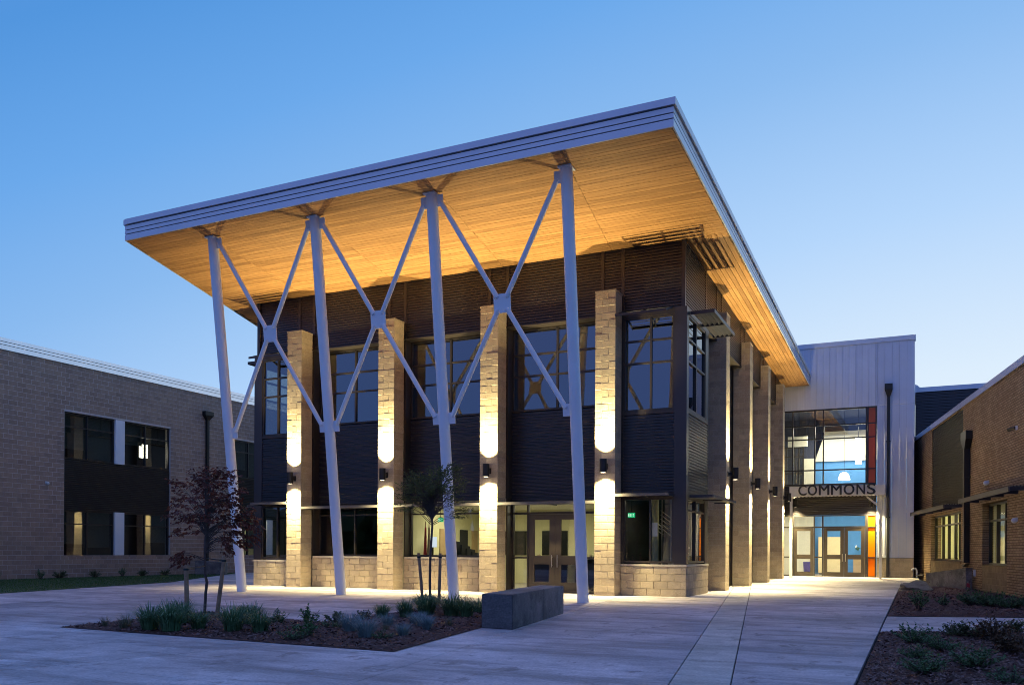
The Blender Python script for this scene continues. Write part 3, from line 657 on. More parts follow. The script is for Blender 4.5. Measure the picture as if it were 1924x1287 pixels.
for k in range(15):
    x = -1.9 - BW * k
    ya = max(0.665, -5.56 + (-x + BW - 1.49) / 0.289) if x - BW < xl(0.665) + 0.06 else 0.665
    if ya < 8: R0 = R_.uniform(-0.0015, 0.0015); plank([(x - BW + G, ya + G), (x - G, ya + G), (x - G, 12), (x - BW + G, 12)], M['wood_y'])

# ================================================================== MASONRY PIERS with up-and-down lamps
def pier(loc, rot, height, label, group, base=0.0):
    t = thing('masonry_pier', label, 'pillar', (loc[0], loc[1], base), group=group); t.rotation_euler = (0, 0, rot)
    n = round((height - 0.05 - 0.10) / 0.2032); h = (height - 0.05 - 0.10) / n
    mr = Matrix.Rotation(rot, 4, 'Z')
    def lp(name, bm, mat):
        bmesh.ops.recalc_face_normals(bm, faces=bm.faces); me = bpy.data.meshes.new(name); bm.to_mesh(me); bm.free(); me.materials.append(mat)
        o = bpy.data.objects.new(name, me); C.objects.link(o); o.parent = t; return o
    bm = B(); box(bm, 0.012, PW - 0.012, 0.012, PD - 0.01, 0.0, height - 0.05); lp('core', bm, M['mortar_tan'])
    bm = B(); box(bm, 0.004, PW - 0.004, 0.004, PD - 0.01, 0.0, 0.10); lp('footing', bm, M['block_tan'])
    bm = B(); box(bm, -0.006, PW + 0.006, -0.006, PD, height - 0.05, height); lp('cap', bm, M['block_tan'])
    for k in range(n):
        for s, L in (((0, 0.42), (0.42, PW - 0.42)) if k % 2 == 0 else ((0, PW - 0.42), (PW - 0.42, 0.42))):
            o = bpy.data.objects.new('block', block_mesh(L, PD, h, M['block_tan'], True)); C.objects.link(o); o.parent = t
            o.location = (s, R_.uniform(-0.004, 0.003), 0.10 + k * h)
    return t
def pier_lamp(px, py, z, nrm, label, up=LAMP_UP, down=LAMP_DOWN, wide=1.0, group='cylinder lamps on the masonry piers'):
    """(px,py): point on the pier face, nrm: outward direction"""
    nx, ny = nrm; cx_, cy_ = px + nx * 0.25, py + ny * 0.25
    t = thing('wall_lamp', label, 'lamp', (px, py, z), group=group)
    bm = B(); n = 20
    for r0, r1 in ((0.105, 0.093),):
        for zz in ((z - 0.20, z + 0.20),):
            A = [[bm.verts.new((cx_ + r * math.cos(2 * math.pi * i / n), cy_ + r * math.sin(2 * math.pi * i / n), q)) for i in range(n)] for r, q in ((r0, zz[0]), (r0, zz[1]), (r1, zz[1]), (r1, zz[1] - 0.05), (r1, zz[0] + 0.02), (r1, zz[0]))]
            for a, b in ((0, 1), (1, 2), (2, 3), (4, 5), (5, 0)):
                for i in range(n): bm.faces.new([A[a][i], A[a][(i + 1) % n], A[b][(i + 1) % n], A[b][i]])
    part('housing', bm, M['black_metal'], t, smooth=40)
    for q, s in ((z + 0.17, 1), (z - 0.192, -1)):
        bm = B(); bm.faces.new([bm.verts.new((cx_ + 0.092 * math.cos(2 * math.pi * i / n), cy_ + 0.092 * math.sin(2 * math.pi * i / n), q)) for i in range(n)]); 
        fs_ = [f for f in bm.faces]; bmesh.ops.extrude_face_region(bm, geom=fs_); 
        for v in bm.verts[-n:]: v.co.z -= s * 0.01
        part('lens', bm, M['lens'], t)
    bm = B(); fr = Fr((px, py, 0), (-ny, nx, 0), (nx, ny, 0)); fbox(bm, fr, -0.055, 0.055, 0.0, 0.03, z - 0.09, z + 0.09); fbox(bm, fr, -0.035, 0.035, 0.03, 0.15, z - 0.05, z + 0.05); part('bracket', bm, M['black_metal'], t)
    spot('up_light', t, (cx_, cy_, z + 0.205), True, up * wide * 1.25, 96, 0.85, radius=0.035); spot('down_light', t, (cx_, cy_, z - 0.205), False, down * 2.3, 124, 1.0, radius=0.08)
    if up > 10: spot('up_light', t, (cx_, cy_, z + 0.205), True, up * 0.55, 46, 1.0)
    spot('down_light', t, (cx_, cy_, z - 0.205), False, down * 0.15, 40, 1.0)
    return t
names = ['front pier beside the left corner window', 'front pier right of the dark ground-floor window', 'front pier just left of the glass double doors', 'front pier just right of the glass double doors']
for i in range(4):
    x = PP * i
    pier((x, 0), 0, 8.94, 'tall lamp-lit tan block ' + names[i], 'masonry piers along the front of the hall')
    pier_lamp(x + PW / 2 + 0.04, 0.0, 3.78, (0, -1), 'black up-and-down lamp on the ' + names[i])
sn = ['nearest side pier, beside the right corner window', 'second side pier along the walk to the entrance', 'third side pier along the walk to the entrance', 'last side pier, next to the entrance doors']
for i in range(4):
    y = 4.99 + 4.494 * i
    pier((13.637, y), 0, 9.29, 'tall block ' + sn[i], 'masonry piers along the side of the hall', base=0)
    pier_lamp(13.637 + PW, y + PD / 2, 3.92, (1, 0), 'black up-and-down lamp on the ' + sn[i], wide=[0.8, 0.8, 0.6, 0.22][i], down=LAMP_DOWN * 1.25, up=LAMP_UP * [1, 1, 1, 0.6][i])
for i in range(3):
    y = [6.7, 11.8, 17.0][i]
    pier((2 * XC - 13.637 - PW, y), 0, 9.29, 'tall block pier on the far left side of the hall, ' + ['nearest its corner', 'between two others', 'farthest back'][i], 'masonry piers on the hidden left side')
    pier_lamp(2 * XC - 13.637 - PW, y + PD / 2, 3.92, (-1, 0), 'black up-and-down lamp on the far left side of the hall, ' + ['nearest its corner', 'between two others', 'farthest back'][i], up=LAMP_UP * 0.3, down=LAMP_DOWN * 0.45)

# ================================================================== STEEL COLUMNS AND BRACES
def cyl_y(z): return -3.4 - 0.1238 * z
CX = [1.12 + 3.745 * i for i in range(4)]
cn = ['far left leaning column, behind the red-leaved tree', 'second leaning column from the left, by the dark ground-floor window', 'leaning column behind the small green tree', 'right-hand leaning column, in front of the double doors']
for i, x in enumerate(CX):
    zt = 10.50
    t = thing('steel_column', 'round pale grey steel column: ' + cn[i], 'column', (x, -3.4, 0), group='leaning steel columns under the canopy roof')
    bm = B(); tube(bm, (x, cyl_y(-0.02), -0.02), (x, cyl_y(zt), zt), 0.148, n=32); part('shaft', bm, M['column'], t, smooth=40)
    bm = B(); box(bm, x - 0.17, x + 0.17, cyl_y(zt) - 0.17, cyl_y(zt) + 0.17, zt - 0.02, zt + 0.015); part('cap_plate', bm, M['column'], t)
bn = ['left', 'middle', 'right']
for i in range(3):
    x0, x1 = CX[i], CX[i + 1]; xm = (x0 + x1) / 2; zc = 7.565
    t = thing('cross_brace', 'pale grey steel X brace between the %s pair of leaning columns' % bn[i], 'brace', (xm, cyl_y(zc), zc), group='X braces between the steel columns')
    fr = Fr((0, -3.4, 0), (1, 0, 0), (0, -1, 0))
    def BP(x, z, o=0): return Vector((x, cyl_y(z) - o, z))
    def plate(pts, th=0.02):
        bm = B(); f = [bm.verts.new(BP(x, z, th / 2)) for x, z in pts]; b = [bm.verts.new(BP(x, z, -th / 2)) for x, z in pts]; n = len(pts)
        bm.faces.new(f); bm.faces.new(b[::-1])
        for k in range(n): bm.faces.new([f[k], b[k], b[(k + 1) % n], f[(k + 1) % n]])
        part('gusset_plate', bm, M['column'], t)
    plate([(xm - 0.235, zc - 0.19), (xm - 0.10, zc - 0.235), (xm + 0.10, zc - 0.235), (xm + 0.235, zc - 0.19), (xm + 0.235, zc + 0.19), (xm + 0.10, zc + 0.235), (xm - 0.10, zc + 0.235), (xm - 0.235, zc + 0.19)], 0.03)
    for xs, s in ((x0, 1), (x1, -1)):
        plate([(xs + s * 0.14, 4.66), (xs + s * 0.34, 4.66), (xs + s * 0.34, 4.96), (xs + s * 0.14, 4.96)]); plate([(xs + s * 0.13, 10.18), (xs + s * 0.33, 10.18), (xs + s * 0.33, 10.47), (xs + s * 0.13, 10.47)])
        for ze, zi in ((4.86, zc - 0.15), (10.27, zc + 0.15)):
            bm = B(); a = BP(xs + s * 0.26, ze); b = BP(xm - s * 0.13, zi); tube(bm, a, b, 0.066, n=16); part('pipe', bm, M['column'], t, smooth=40)
            d = (b - a).normalized()
            for c_, e in ((a, d), (b, -d)):
                bm = B(); tube(bm, c_ + Vector((0, -0.03, 0)) - e * 0.02, c_ + Vector((0, 0.03, 0)) - e * 0.02, 0.02, n=8); part('bolt', bm, M['column'], t)

# ================================================================== SUNSHADES over the corner windows, CANOPIES over the ground windows
def sunshade(fr, a0, a1, b0, b1, z, label, blades=4, mat='shade_metal', h=0.09, slope=0.0):
    t = thing('sunshade', label, 'sunshade', fr.P((a0 + a1) / 2, b0, z), group='louvred sunshades at the upper corner windows')
    m = M[mat]
    Z = lambda b: z - slope * (b - b0)
    def bar(name, x0, x1, p0, p1, lo, hi):
        bm = B(); hexa(bm, [fr.P(x0, p0, Z(p0) + lo), fr.P(x1, p0, Z(p0) + lo), fr.P(x1, p1, Z(p1) + lo), fr.P(x0, p1, Z(p1) + lo), fr.P(x0, p0, Z(p0) + hi), fr.P(x1, p0, Z(p0) + hi), fr.P(x1, p1, Z(p1) + hi), fr.P(x0, p1, Z(p1) + hi)]); part(name, bm, m, t)
    for a in (a0, a1 - 0.03, (a0 + a1) / 2 - 0.015): bar('arm', a, a + 0.03, b0, b1 - 0.03, -h, 0.01)
    bar('nosing', a0, a1, b1 - 0.03, b1, -h, 0.012)
    for k in range(blades):
        b = b0 + 0.06 + (b1 - b0 - 0.12) * (k + 0.5) / blades; w = (b1 - b0) / blades * 0.27
        for x0, x1 in ((a0 + 0.032, (a0 + a1) / 2 - 0.017), ((a0 + a1) / 2 + 0.017, a1 - 0.032)):
            bm = B(); q = [fr.P(a, bb, Z(bb) + zz) for a in (x0, x1) for bb, zz in ((b - w, -h * 0.85), (b - w + 0.014, -h * 0.85), (b + w, -0.008), (b + w - 0.014, -0.008))]; hexa(bm, q); part('blade', bm, m, t)
    return t
sunshade(FF, 12.10, 13.62, -0.55, 0.22, 8.42, 'dark louvred sunshade over the front of the right upper corner window', h=0.06, slope=0.36)
sunshade(FS, 0.95, 4.0, 14.02, 14.72, 8.30, 'dark louvred sunshade on the side of the right upper corner window')
sunshade(FF, 2 * XC - 13.62, -0.04, -0.55, 0.22, 8.42, 'dark louvred sunshade over the front of the left upper corner window', h=0.06, slope=0.36)
sunshade(FL, 0.95, 4.0, 14.02, 14.72, 8.30, 'dark louvred sunshade on the far side of the left upper corner window')
def canopy(fr, a0, a1, b0, b1, z, label, th=0.085, grp='thin metal canopies over the ground floor openings'):
    t = thing('window_canopy', label, 'canopy', fr.P((a0 + a1) / 2, b0, z), group=grp)
    bm = B(); fbox(bm, fr, a0, a1, b1 - 0.04, b1, z - th, z); part('nosing', bm, M['canopy_edge'], t)
    for a in (a0, a1 - 0.04, (a0 + a1) / 2):
        bm = B(); fbox(bm, fr, a, a + 0.04, b0, b1 - 0.04, z - th, z - 0.004); part('arm', bm, M['shade_metal'], t)
    n = 5
    for k in range(n):
        b = b0 + (b1 - b0 - 0.04) * (k + 0.5) / n; bm = B(); fbox(bm, fr, a0 + 0.04, (a0 + a1) / 2 - 0.002, b - 0.05, b + 0.05, z - 0.05, z - 0.03); fbox(bm, fr, (a0 + a1) / 2 + 0.042, a1 - 0.042, b - 0.05, b + 0.05, z - 0.05, z - 0.03); part('blade', bm, M['shade_metal'], t)
    return t
cl = ['thin metal canopy over the dark ground-floor window', 'thin metal canopy over the lit window behind the small green tree', 'thin metal canopy above the glass double doors']
for i in range(3): canopy(FF, PP * i + PW + 0.004, PP * (i + 1) - 0.004, -0.90, 0.04, 2.80, cl[i])
canopy(FF, 12.07, 13.66, -0.55, 0.06, 2.98, 'thin metal canopy over the front of the right ground-floor corner window')
canopy(FS, 0.95, 4.4, 14.02, 14.72, 2.96, 'thin metal canopy on the side of the right ground-floor corner window')
canopy(FF, 2 * XC - 13.66, -0.012, -0.55, 0.06, 2.98, 'thin metal canopy over the left ground-floor corner window')
canopy(FL, 0.95, 4.4, 14.02, 14.72, 2.96, 'thin metal canopy on the far side of the left ground-floor corner window')

# ================================================================== ENTRANCE BUILDING ("COMMONS")
ent = thing('entrance_building', 'pale ribbed-metal entrance block with a tall glazed wall and orange panels', 'building', (17, 21.2, 0))
FC = Fr((0, 21.2, 0), (1, 0, 0), (0, -1, 0))
def ribbed(a0, a1, z0, z1):
    bm = B(); fbox(bm, FC, a0 + 0.003, a1 - 0.003, -0.05, 0.0, z0, z1); fbox(bm, FC, a0 + 0.003, a0 + 0.035, 0.0, 0.022, z0, z1)
    w = a1 - a0
    for f in (0.4, 0.7): fbox(bm, FC, a0 + w * f, a0 + w * f + 0.02, 0.0, 0.008, z0, z1)
    part('wall_panel', bm, M['white_panel'], ent)
x = 8.0
while x < 19.89:
    x1 = min(x + 0.3, 19.91)
    if x1 > 18.29 and x < 18.29: ribbed(x, 18.29, 8.42, 11.45); x = 18.29; continue
    if x >= 18.29:
        x1 = min(x + 0.3245, 19.91); ribbed(x, x1, 8.43, 11.45); ribbed(x, x1, 1.08, 8.415)
    else: ribbed(x, x1, 8.42 if x > 13.3 else 0.0, 11.45)
    x = x1
bm = B(); fbox(bm, FC, 7.9, 19.96, -0.4, 0.06, 11.455, 11.68); part('coping', bm, M['white_panel'], ent)
bm = B(); fbox(bm, FC, 19.80, 19.915, -16, -0.055, 0.0, 11.45); fbox(bm, FC, 8.0, 19.8, -16, -15.9, 0, 11.45); part('side_wall', bm, M['white_panel'], ent)
bm = B(); fbox(bm, FC, 8.0, 19.8, -15.9, -0.06, 11.3, 11.44); part('roof', bm, M['roofing'], ent)
bm = B(); fbox(bm, FC, 18.29, 19.90, -0.06, 0.0, 0.0, 1.05); part('base_wall', bm, M['mortar_tan'], ent)
lay_blocks(ent, Fr((0, 21.18, 0), (1, 0, 0), (0, -1, 0)), 0, 18.29, 19.90, 0.02, 1.05, M['block_tan'], D=0.02, H=0.2)
bm = B(); fbox(bm, FC, 18.27, 19.93, -0.03, 0.035, 1.052, 1.078); part('sill', bm, M['canopy_edge'], ent)
TR = [5.39, 6.93, 7.595]
window(ent, FC, 13.62, 17.84, 4.64, 8.40, 0.0, mull=[14.38, 15.43, 15.83], trans=TR, fw=0.07, mw=0.06, gl='glass')
window(ent, FC, 17.845, 18.27, 4.64, 8.40, 0.0, trans=TR, fw=0.06, mw=0.05, gl='orange_red', name='spandrel_frame')
siding(ent, FC, 13.62, 18.27, 0.0, 3.17, 4.63, M['siding'], pitch=0.09)
bm = B()
for s, t in ((13.62, 13.68), (14.39, 14.45), (15.39, 15.45), (15.79, 15.86), (17.77, 17.84)): fbox(bm, FC, s, t, -0.11, 0.0, 0.10, 3.16)
for s, t in ((13.68, 14.39), (14.45, 15.39), (15.45, 15.79), (15.86, 17.77)):
    fbox(bm, FC, s, t, -0.11, -0.003, 2.53, 2.60); fbox(bm, FC, s, t, -0.11, -0.003, 3.10, 3.16)
for s, t in ((13.68, 14.39), (15.45, 15.79)): fbox(bm, FC, s, t, -0.11, -0.003, 0.10, 0.17); fbox(bm, FC, s, t, -0.11, -0.003, 1.04, 1.10)
sf = part('door_frame', bm, M['frame'], ent)
for s, t in ((13.68, 14.39), (14.45, 15.39), (15.45, 15.79), (15.86, 17.77)):
    bm = B(); fbox(bm, FC, s, t, -0.062, -0.05, 2.60, 3.10); part('pane', bm, M['glass'], sf)
for s, t in ((13.68, 14.39), (15.45, 15.79)):
    for p, q in ((0.17, 1.04), (1.10, 2.53)):
        bm = B(); fbox(bm, FC, s, t, -0.062, -0.05, p, q); part('pane', bm, M['glass'], sf)
window(ent, FC, 17.845, 18.27, 0.10, 3.16, 0.0, trans=[1.07, 2.56], fw=0.06, mw=0.05, gl='orange', name='spandrel_frame')
door(ent, FC, 14.46, 15.38, 0.125, 2.525, -0.01, 1.09, stile=0.14, top=0.15, bottom=0.22, midh=0.22)
door(ent, FC, 15.87, 16.81, 0.125, 2.525, -0.01, 1.09, handle=16.74, stile=0.17, top=0.16, bottom=0.22, midh=0.22)
door(ent, FC, 16.82, 17.76, 0.125, 2.525, -0.01, 1.09, handle=16.89, stile=0.17, top=0.16, bottom=0.22, midh=0.22)
# lobby behind the glass
bm = B(); box(bm, 12.6, 19.7, 21.26, 26.4, 0.02, 0.12); part('inner_floor', bm, M['in_floor'], ent)
bm = B(); box(bm, 12.5, 19.7, 26.0, 26.1, 0.12, 6.28); part('blue_wall', bm, M['in_blue'], ent)
bm = B(); hexa(bm, [(14.95, 25.9, 6.28), (19.7, 25.9, 6.28), (19.7, 26.0, 6.28), (14.95, 26.0, 6.28), (15.5, 25.9, 7.9), (19.7, 25.9, 7.9), (19.7, 26.0, 7.9), (15.5, 26.0, 7.9)]); part('white_wall', bm, M['in_white'], ent)
bm = B(); box(bm, 12.5, 15.0, 25.85, 25.95, 3.4, 9.0); box(bm, 15.0, 19.7, 26.0, 26.1, 7.9, 9.0); box(bm, 12.5, 19.7, 21.3, 26.1, 8.6, 8.7); part('navy_wall', bm, M['in_navy'], ent)
bm = B(); box(bm, 14.42, 14.98, 25.2, 25.3, 4.7, 6.4); box(bm, 13.7, 14.72, 24.6, 24.7, 7.0, 7.55); box(bm, 12.6, 12.7, 21.3, 25.8, 0.12, 8.6); box(bm, 12.7, 15.0, 25.7, 25.8, 0.12, 3.3); part('white_bulkhead', bm, M['in_white'], ent)
window(ent, Fr((0, 24.0, 0), (1, 0, 0), (0, -1, 0)), 13.2, 14.6, 4.6, 6.9, 0, mull=[13.7, 14.1, 14.35], trans=[5.5, 6.4], name='inner_window')
area('lobby_light', ent, (16.8, 23.8, 7.7), 4.0, 3.0, 400, (1, 0.93, 0.76)); area('lobby_light', ent, (16.4, 22.6, 3.2), 3.0, 1.6, 260, (1, 0.93, 0.76))
bm = B(); box(bm, 12.6, 19.7, 21.3, 22.0, 3.25, 3.35); part('lobby_ledge', bm, M['in_white'], ent)
t = thing('storage_cabinet', 'cream two-door cabinet seen through the entrance doors', 'cabinet', (15.8, 25.5, 0.12))
bm = B(); box(bm, 15.22, 16.42, 25.32, 25.8, 0.2, 2.14); part('body', bm, M['cabinet'], t)
for s, e in ((15.24, 15.815), (15.825, 16.40)):
    bm = B(); box(bm, s, e, 25.295, 25.318, 0.24, 2.11); d = part('door', bm, M['cabinet'], t); bm = B(); tube(bm, (15.78 if s < 15.5 else 15.86, 25.27, 1.0), (15.78 if s < 15.5 else 15.86, 25.27, 1.2), 0.01, n=6); part('handle', bm, M['steel'], d)
bm = B(); box(bm, 15.26, 16.38, 25.36, 25.78, 0.12, 0.198); part('plinth', bm, M['in_dark'], t)
t = thing('lobby_counter', 'low tan counter behind the right-hand entrance door', 'counter', (17.4, 25.3, 0.12))
bm = B(); box(bm, 17.0, 17.9, 25.1, 25.7, 0.12, 1.02); part('body', bm, M['in_door'], t); bm = B(); box(bm, 16.96, 17.94, 25.06, 25.72, 1.022, 1.06); part('top', bm, M['cabinet'], t)
t = thing('wall_plant', 'small dark plant hanging on the blue lobby wall', 'plant', (17.05, 25.9, 1.6))
bm = B(); tube(bm, (17.1, 25.96, 1.66), (17.1, 25.7, 1.58), 0.05, 0.04, 10); part('holder', bm, M['paper'], t)
bm = B()
for k in range(40):
    a = R_.uniform(0, 6.28); r = R_.uniform(0.02, 0.14); p = Vector((17.18 + r * math.cos(a), 25.62 + R_.uniform(-0.08, 0.08), 1.52 + r * math.sin(a) * 0.6)); q = Vector((R_.uniform(-1, 1), R_.uniform(-1, 1), R_.uniform(-1, 1))).normalized() * 0.05; s = q.orthogonal().normalized() * 0.02
    quad(bm, p - q, p + s, p + q, p - s)
part('leaves', bm, M['leaf_green'], t)
t = thing('recycling_bin', 'blue bin standing behind the single entrance door', 'bin', (14.98, 22.2, 0.12))
bm = B(); bmesh.ops.create_cone(bm, segments=20, radius1=0.15, radius2=0.19, depth=0.66, cap_ends=True, matrix=Matrix.Translation((14.98, 22.2, 0.46))); part('body', bm, M['bin_blue'], t, smooth=40)
bm = B(); bmesh.ops.create_cone(bm, segments=20, radius1=0.2, radius2=0.2, depth=0.04, cap_ends=True, matrix=Matrix.Translation((14.98, 22.2, 0.815))); part('rim', bm, M['bin_blue'], t, smooth=40)
t = thing('pendant_lamp', 'glowing white dome pendant lamp behind the upper entrance glass', 'lamp', (16.64, 23.5, 5.05))
bm = B(); prof = [(0.0, 0.40), (0.10, 0.385), (0.19, 0.32), (0.25, 0.20), (0.285, 0.05), (0.29, 0.0)]; n = 24; pr = None
for r, z in prof:
    ring = [bm.verts.new((16.64 + max(r, 0.004) * math.cos(2 * math.pi * i / n), 23.5 + max(r, 0.004) * math.sin(2 * math.pi * i / n), 5.05 + z)) for i in range(n)]
    if pr:
        for i in range(n): bm.faces.new([pr[i], pr[(i + 1) % n], ring[(i + 1) % n], ring[i]])
    pr = ring
part('shade', bm, M['tube_light'], t, smooth=60); bm = B(); tube(bm, (16.64, 23.5, 5.45), (16.64, 23.5, 8.58), 0.012, n=6); part('cord', bm, M['black_metal'], t)
t = thing('tube_lamp', 'long upright glowing tube lamp behind the upper entrance glass', 'lamp', (17.35, 23.0, 5.8))
bm = B(); tube(bm, (17.35, 23, 5.8), (17.35, 23, 7.16), 0.145, n=20); part('tube', bm, M['tube_light'], t, smooth=40); bm = B(); tube(bm, (17.35, 23, 7.16), (17.35, 23, 8.58), 0.015, n=6); part('stem', bm, M['black_metal'], t)
# entrance canopy with its two posts and the sign
ec = thing('entrance_canopy', 'cream steel entrance canopy on two posts below the COMMONS letters', 'canopy', (16.55, 19.8, 0.05))
bm = B(); box(bm, 14.42, 18.70, 19.70, 19.78, 4.0, 4.49); part('fascia_beam', bm, M['canopy_white'], ec)
bm = B(); box(bm, 14.42, 14.50, 19.78, 21.18, 4.0, 4.48); box(bm, 18.62, 18.70, 19.78, 21.18, 4.0, 4.48); part('side_beam', bm, M['canopy_white'], ec)
for k in range(24):
    bm = B(); a = 14.505 + k * (4.11 / 24); hexa(bm, [(a, 19.785, 4.06), (a + 0.085, 19.785, 4.06), (a + 0.085, 21.17, 4.06), (a, 21.17, 4.06), (a, 19.785, 4.10), (a + 0.085, 19.785, 4.10), (a + 0.085, 21.17, 4.10), (a, 21.17, 4.10)]); part('deck_rib', bm, M['canopy_white'], ec)
bm = B(); box(bm, 14.502, 18.618, 19.785, 21.17, 4.102, 4.14); part('deck', bm, M['canopy_white'], ec)
for a, yy in ((14.42, 19.86), (18.44, 19.86)):
    bm = B(); box(bm, a, a + 0.12, yy, yy + 0.12, zg(0, yy), 4.0 if a < 15 else 3.998); pp = part('post', bm, M['canopy_white'], ec)
    bm = B(); box(bm, a - 0.05, a + 0.17, yy - 0.05, yy + 0.17, zg(0, yy), zg(0, yy) + 0.02); part('base_plate', bm, M['canopy_white'], pp)
    if a < 15: continue
    bm = B(); s = 1 if a < 15 else -1; cx_ = a + (0.12 if s > 0 else 0); hexa(bm, [(cx_, yy + 0.02, 3.42), (cx_, yy + 0.10, 3.42), (cx_, yy + 0.10, 3.56), (cx_, yy + 0.02, 3.56), (cx_ + s * 0.55, yy + 0.02, 3.90), (cx_ + s * 0.55, yy + 0.10, 3.90), (cx_ + s * 0.55, yy + 0.10, 3.999), (cx_ + s * 0.55, yy + 0.02, 3.999)]); part('knee_brace', bm, M['canopy_white'], pp)
sg = thing('letter_sign', 'black raised letters reading COMMONS standing on the entrance canopy', 'sign', (16.57, 19.66, 4.05))
sg_holder = [sg]
def glyph(ch, x0, x1, z0, z1, y, th, mat, par, name='letter'):
    cu = bpy.data.curves.new('glyph', 'FONT'); cu.body = ch; cu.size = 1.0; cu.extrude = 0.0;  cu.resolution_u = 4; tmp = bpy.data.objects.new('glyph', cu); C.objects.link(tmp)
    bpy.context.view_layer.update(); me = bpy.data.meshes.new_from_object(tmp.evaluated_get(bpy.context.evaluated_depsgraph_get())); bpy.data.objects.remove(tmp)
    bm = B(); bm.from_mesh(me); bpy.data.meshes.remove(me)
    xs = [v.co.x for v in bm.verts]; ys = [v.co.y for v in bm.verts]
    for v in bm.verts: v.co = Vector((x0 + (v.co.x - min(xs)) / (max(xs) - min(xs)) * (x1 - x0), y, z0 + (v.co.y - min(ys)) / (max(ys) - min(ys)) * (z1 - z0)))
    g = bmesh.ops.extrude_face_region(bm, geom=bm.faces[:])
    for e in g['geom']:
        if isinstance(e, bmesh.types.BMVert): e.co.y += th
    if par is sg_holder[0]:
        src = bm.copy()
        for dx, dz, dy in ((0.011, 0, 0.002), (-0.011, 0, 0.004), (0, 0.008, 0.006), (0, -0.008, 0.008)):
            tmp_me = bpy.data.meshes.new('t'); src.to_mesh(tmp_me); tmp_me.transform(Matrix.Translation((dx, dy, dz))); bm.from_mesh(tmp_me); bpy.data.meshes.remove(tmp_me)
        src.free()
    return part(name, bm, mat, par)
for ch, s, e in (('C', 795, 870), ('O', 885, 970), ('M', 990, 1085), ('M', 1105, 1200), ('O', 1222, 1318), ('N', 1340, 1415), ('S', 1435, 1510)):
    k = lambda p: 14.85 + (p - 795) / (1510 - 795) * (18.285 - 14.85)
    glyph(ch, k(s), k(e), 4.06 - (0.008 if ch in 'COS' else 0), 4.54 + (0.008 if ch in 'COS' else 0), 19.63, 0.05, M['letter'], sg)
pier_lamp(14.56, 21.2, 3.74, (0, -1), 'small black downlight under the left end of the entrance canopy', up=1, down=900, group='black downlights under the entrance canopy')
pier_lamp(18.05, 21.2, 3.72, (0, -1), 'small black downlight under the right end of the entrance canopy', up=1, down=900, group='black downlights under the entrance canopy')
def downspout(fr, a, w, zt, zh, zb, label, col='black_metal', pr=0.065, boot=0.0, b=0.0):
    t = thing('downspout', label, 'downspout', fr.P(a, b, zb), group='downspouts with box heads')
    bm = B(); m = zt - (zt - zh) * 0.45
    fbox(bm, fr, a - w / 2, a + w / 2, b + 0.01, b + 0.24, m, zt); hexa(bm, [fr.P(a - pr, b + 0.02, zh), fr.P(a + pr, b + 0.02, zh), fr.P(a + pr, b + 0.02 + pr * 2, zh), fr.P(a - pr, b + 0.02 + pr * 2, zh), fr.P(a - w / 2, b + 0.01, m - 0.002), fr.P(a + w / 2, b + 0.01, m - 0.002), fr.P(a + w / 2, b + 0.24, m - 0.002), fr.P(a - w / 2, b + 0.24, m - 0.002)]); part('box_head', bm, M[col], t)
    bm = B(); fbox(bm, fr, a - pr, a + pr, b + 0.02, b + 0.02 + pr * 2, zb, zh); part('pipe', bm, M[col], t)
    for z in (zb + (zh - zb) * 0.33, zb + (zh - zb) * 0.75):
        bm = B(); fbox(bm, fr, a - pr - 0.03, a + pr + 0.03, b + 0.006, b + 0.028 + pr * 2, z, z + 0.04); part('strap', bm, M[col], t)
    if boot:
        bm = B(); hexa(bm, [fr.P(a - pr, b + 0.02, zb - 0.02), fr.P(a - pr, b + 0.15, zb - 0.02), fr.P(a + pr, b + 0.15, zb - 0.02), fr.P(a + pr, b + 0.02, zb - 0.02), fr.P(a - pr + boot, b + 0.02, zb - 0.16), fr.P(a - pr + boot, b + 0.15, zb - 0.16), fr.P(a + pr + boot, b + 0.15, zb - 0.10), fr.P(a + pr + boot, b + 0.02, zb - 0.10)]); part('boot', bm, M[col], t)
    return t
downspout(FC, 18.79, 0.35, 9.41, 8.8, 0.14, 'black downspout with a box head on the pale entrance block')
t = thing('hose_bib', 'small pale hose tap on the wall right of the orange panel', 'tap', (18.55, 21.1, 1.15)); bm = B(); tube(bm, (18.52, 21.18, 1.17), (18.52, 20.98, 1.17), 0.05, 0.03, 10); part('body', bm, M['paper'], t); bm = B(); tube(bm, (18.60, 20.98, 1.13), (18.44, 20.98, 1.13), 0.03, 0.03, 8); part('valve', bm, M['steel'], t)
# exit signs
def exit_sign(x, y, z, label):
    t = thing('exit_sign', label, 'exit sign', (x, y, z)); bm = B(); box(bm, x - 0.11, x + 0.11, y, y + 0.04, z - 0.075, z + 0.075); part('case', bm, M['exit_green'], t)
    for k, ch in enumerate('EXIT'): glyph(ch, x - 0.088 + k * 0.046 + (0.013 if ch == 'I' else 0), x - 0.088 + k * 0.046 + (0.022 if ch == 'I' else 0.034), z - 0.045, z + 0.045, y - 0.006, 0.004, M['exit_white'], t)
    bm = B(); tube(bm, (x, y + 0.02, z + 0.075), (x, y + 0.02, 2.93), 0.01, n=6); part('stem', bm, M['black_metal'], t)
exit_sign(12.06, 1.6, 2.42, 'green EXIT sign inside the right ground-floor corner window'); exit_sign(4.26, 3.4, 2.42, 'green EXIT sign inside the lit window behind the small green tree')

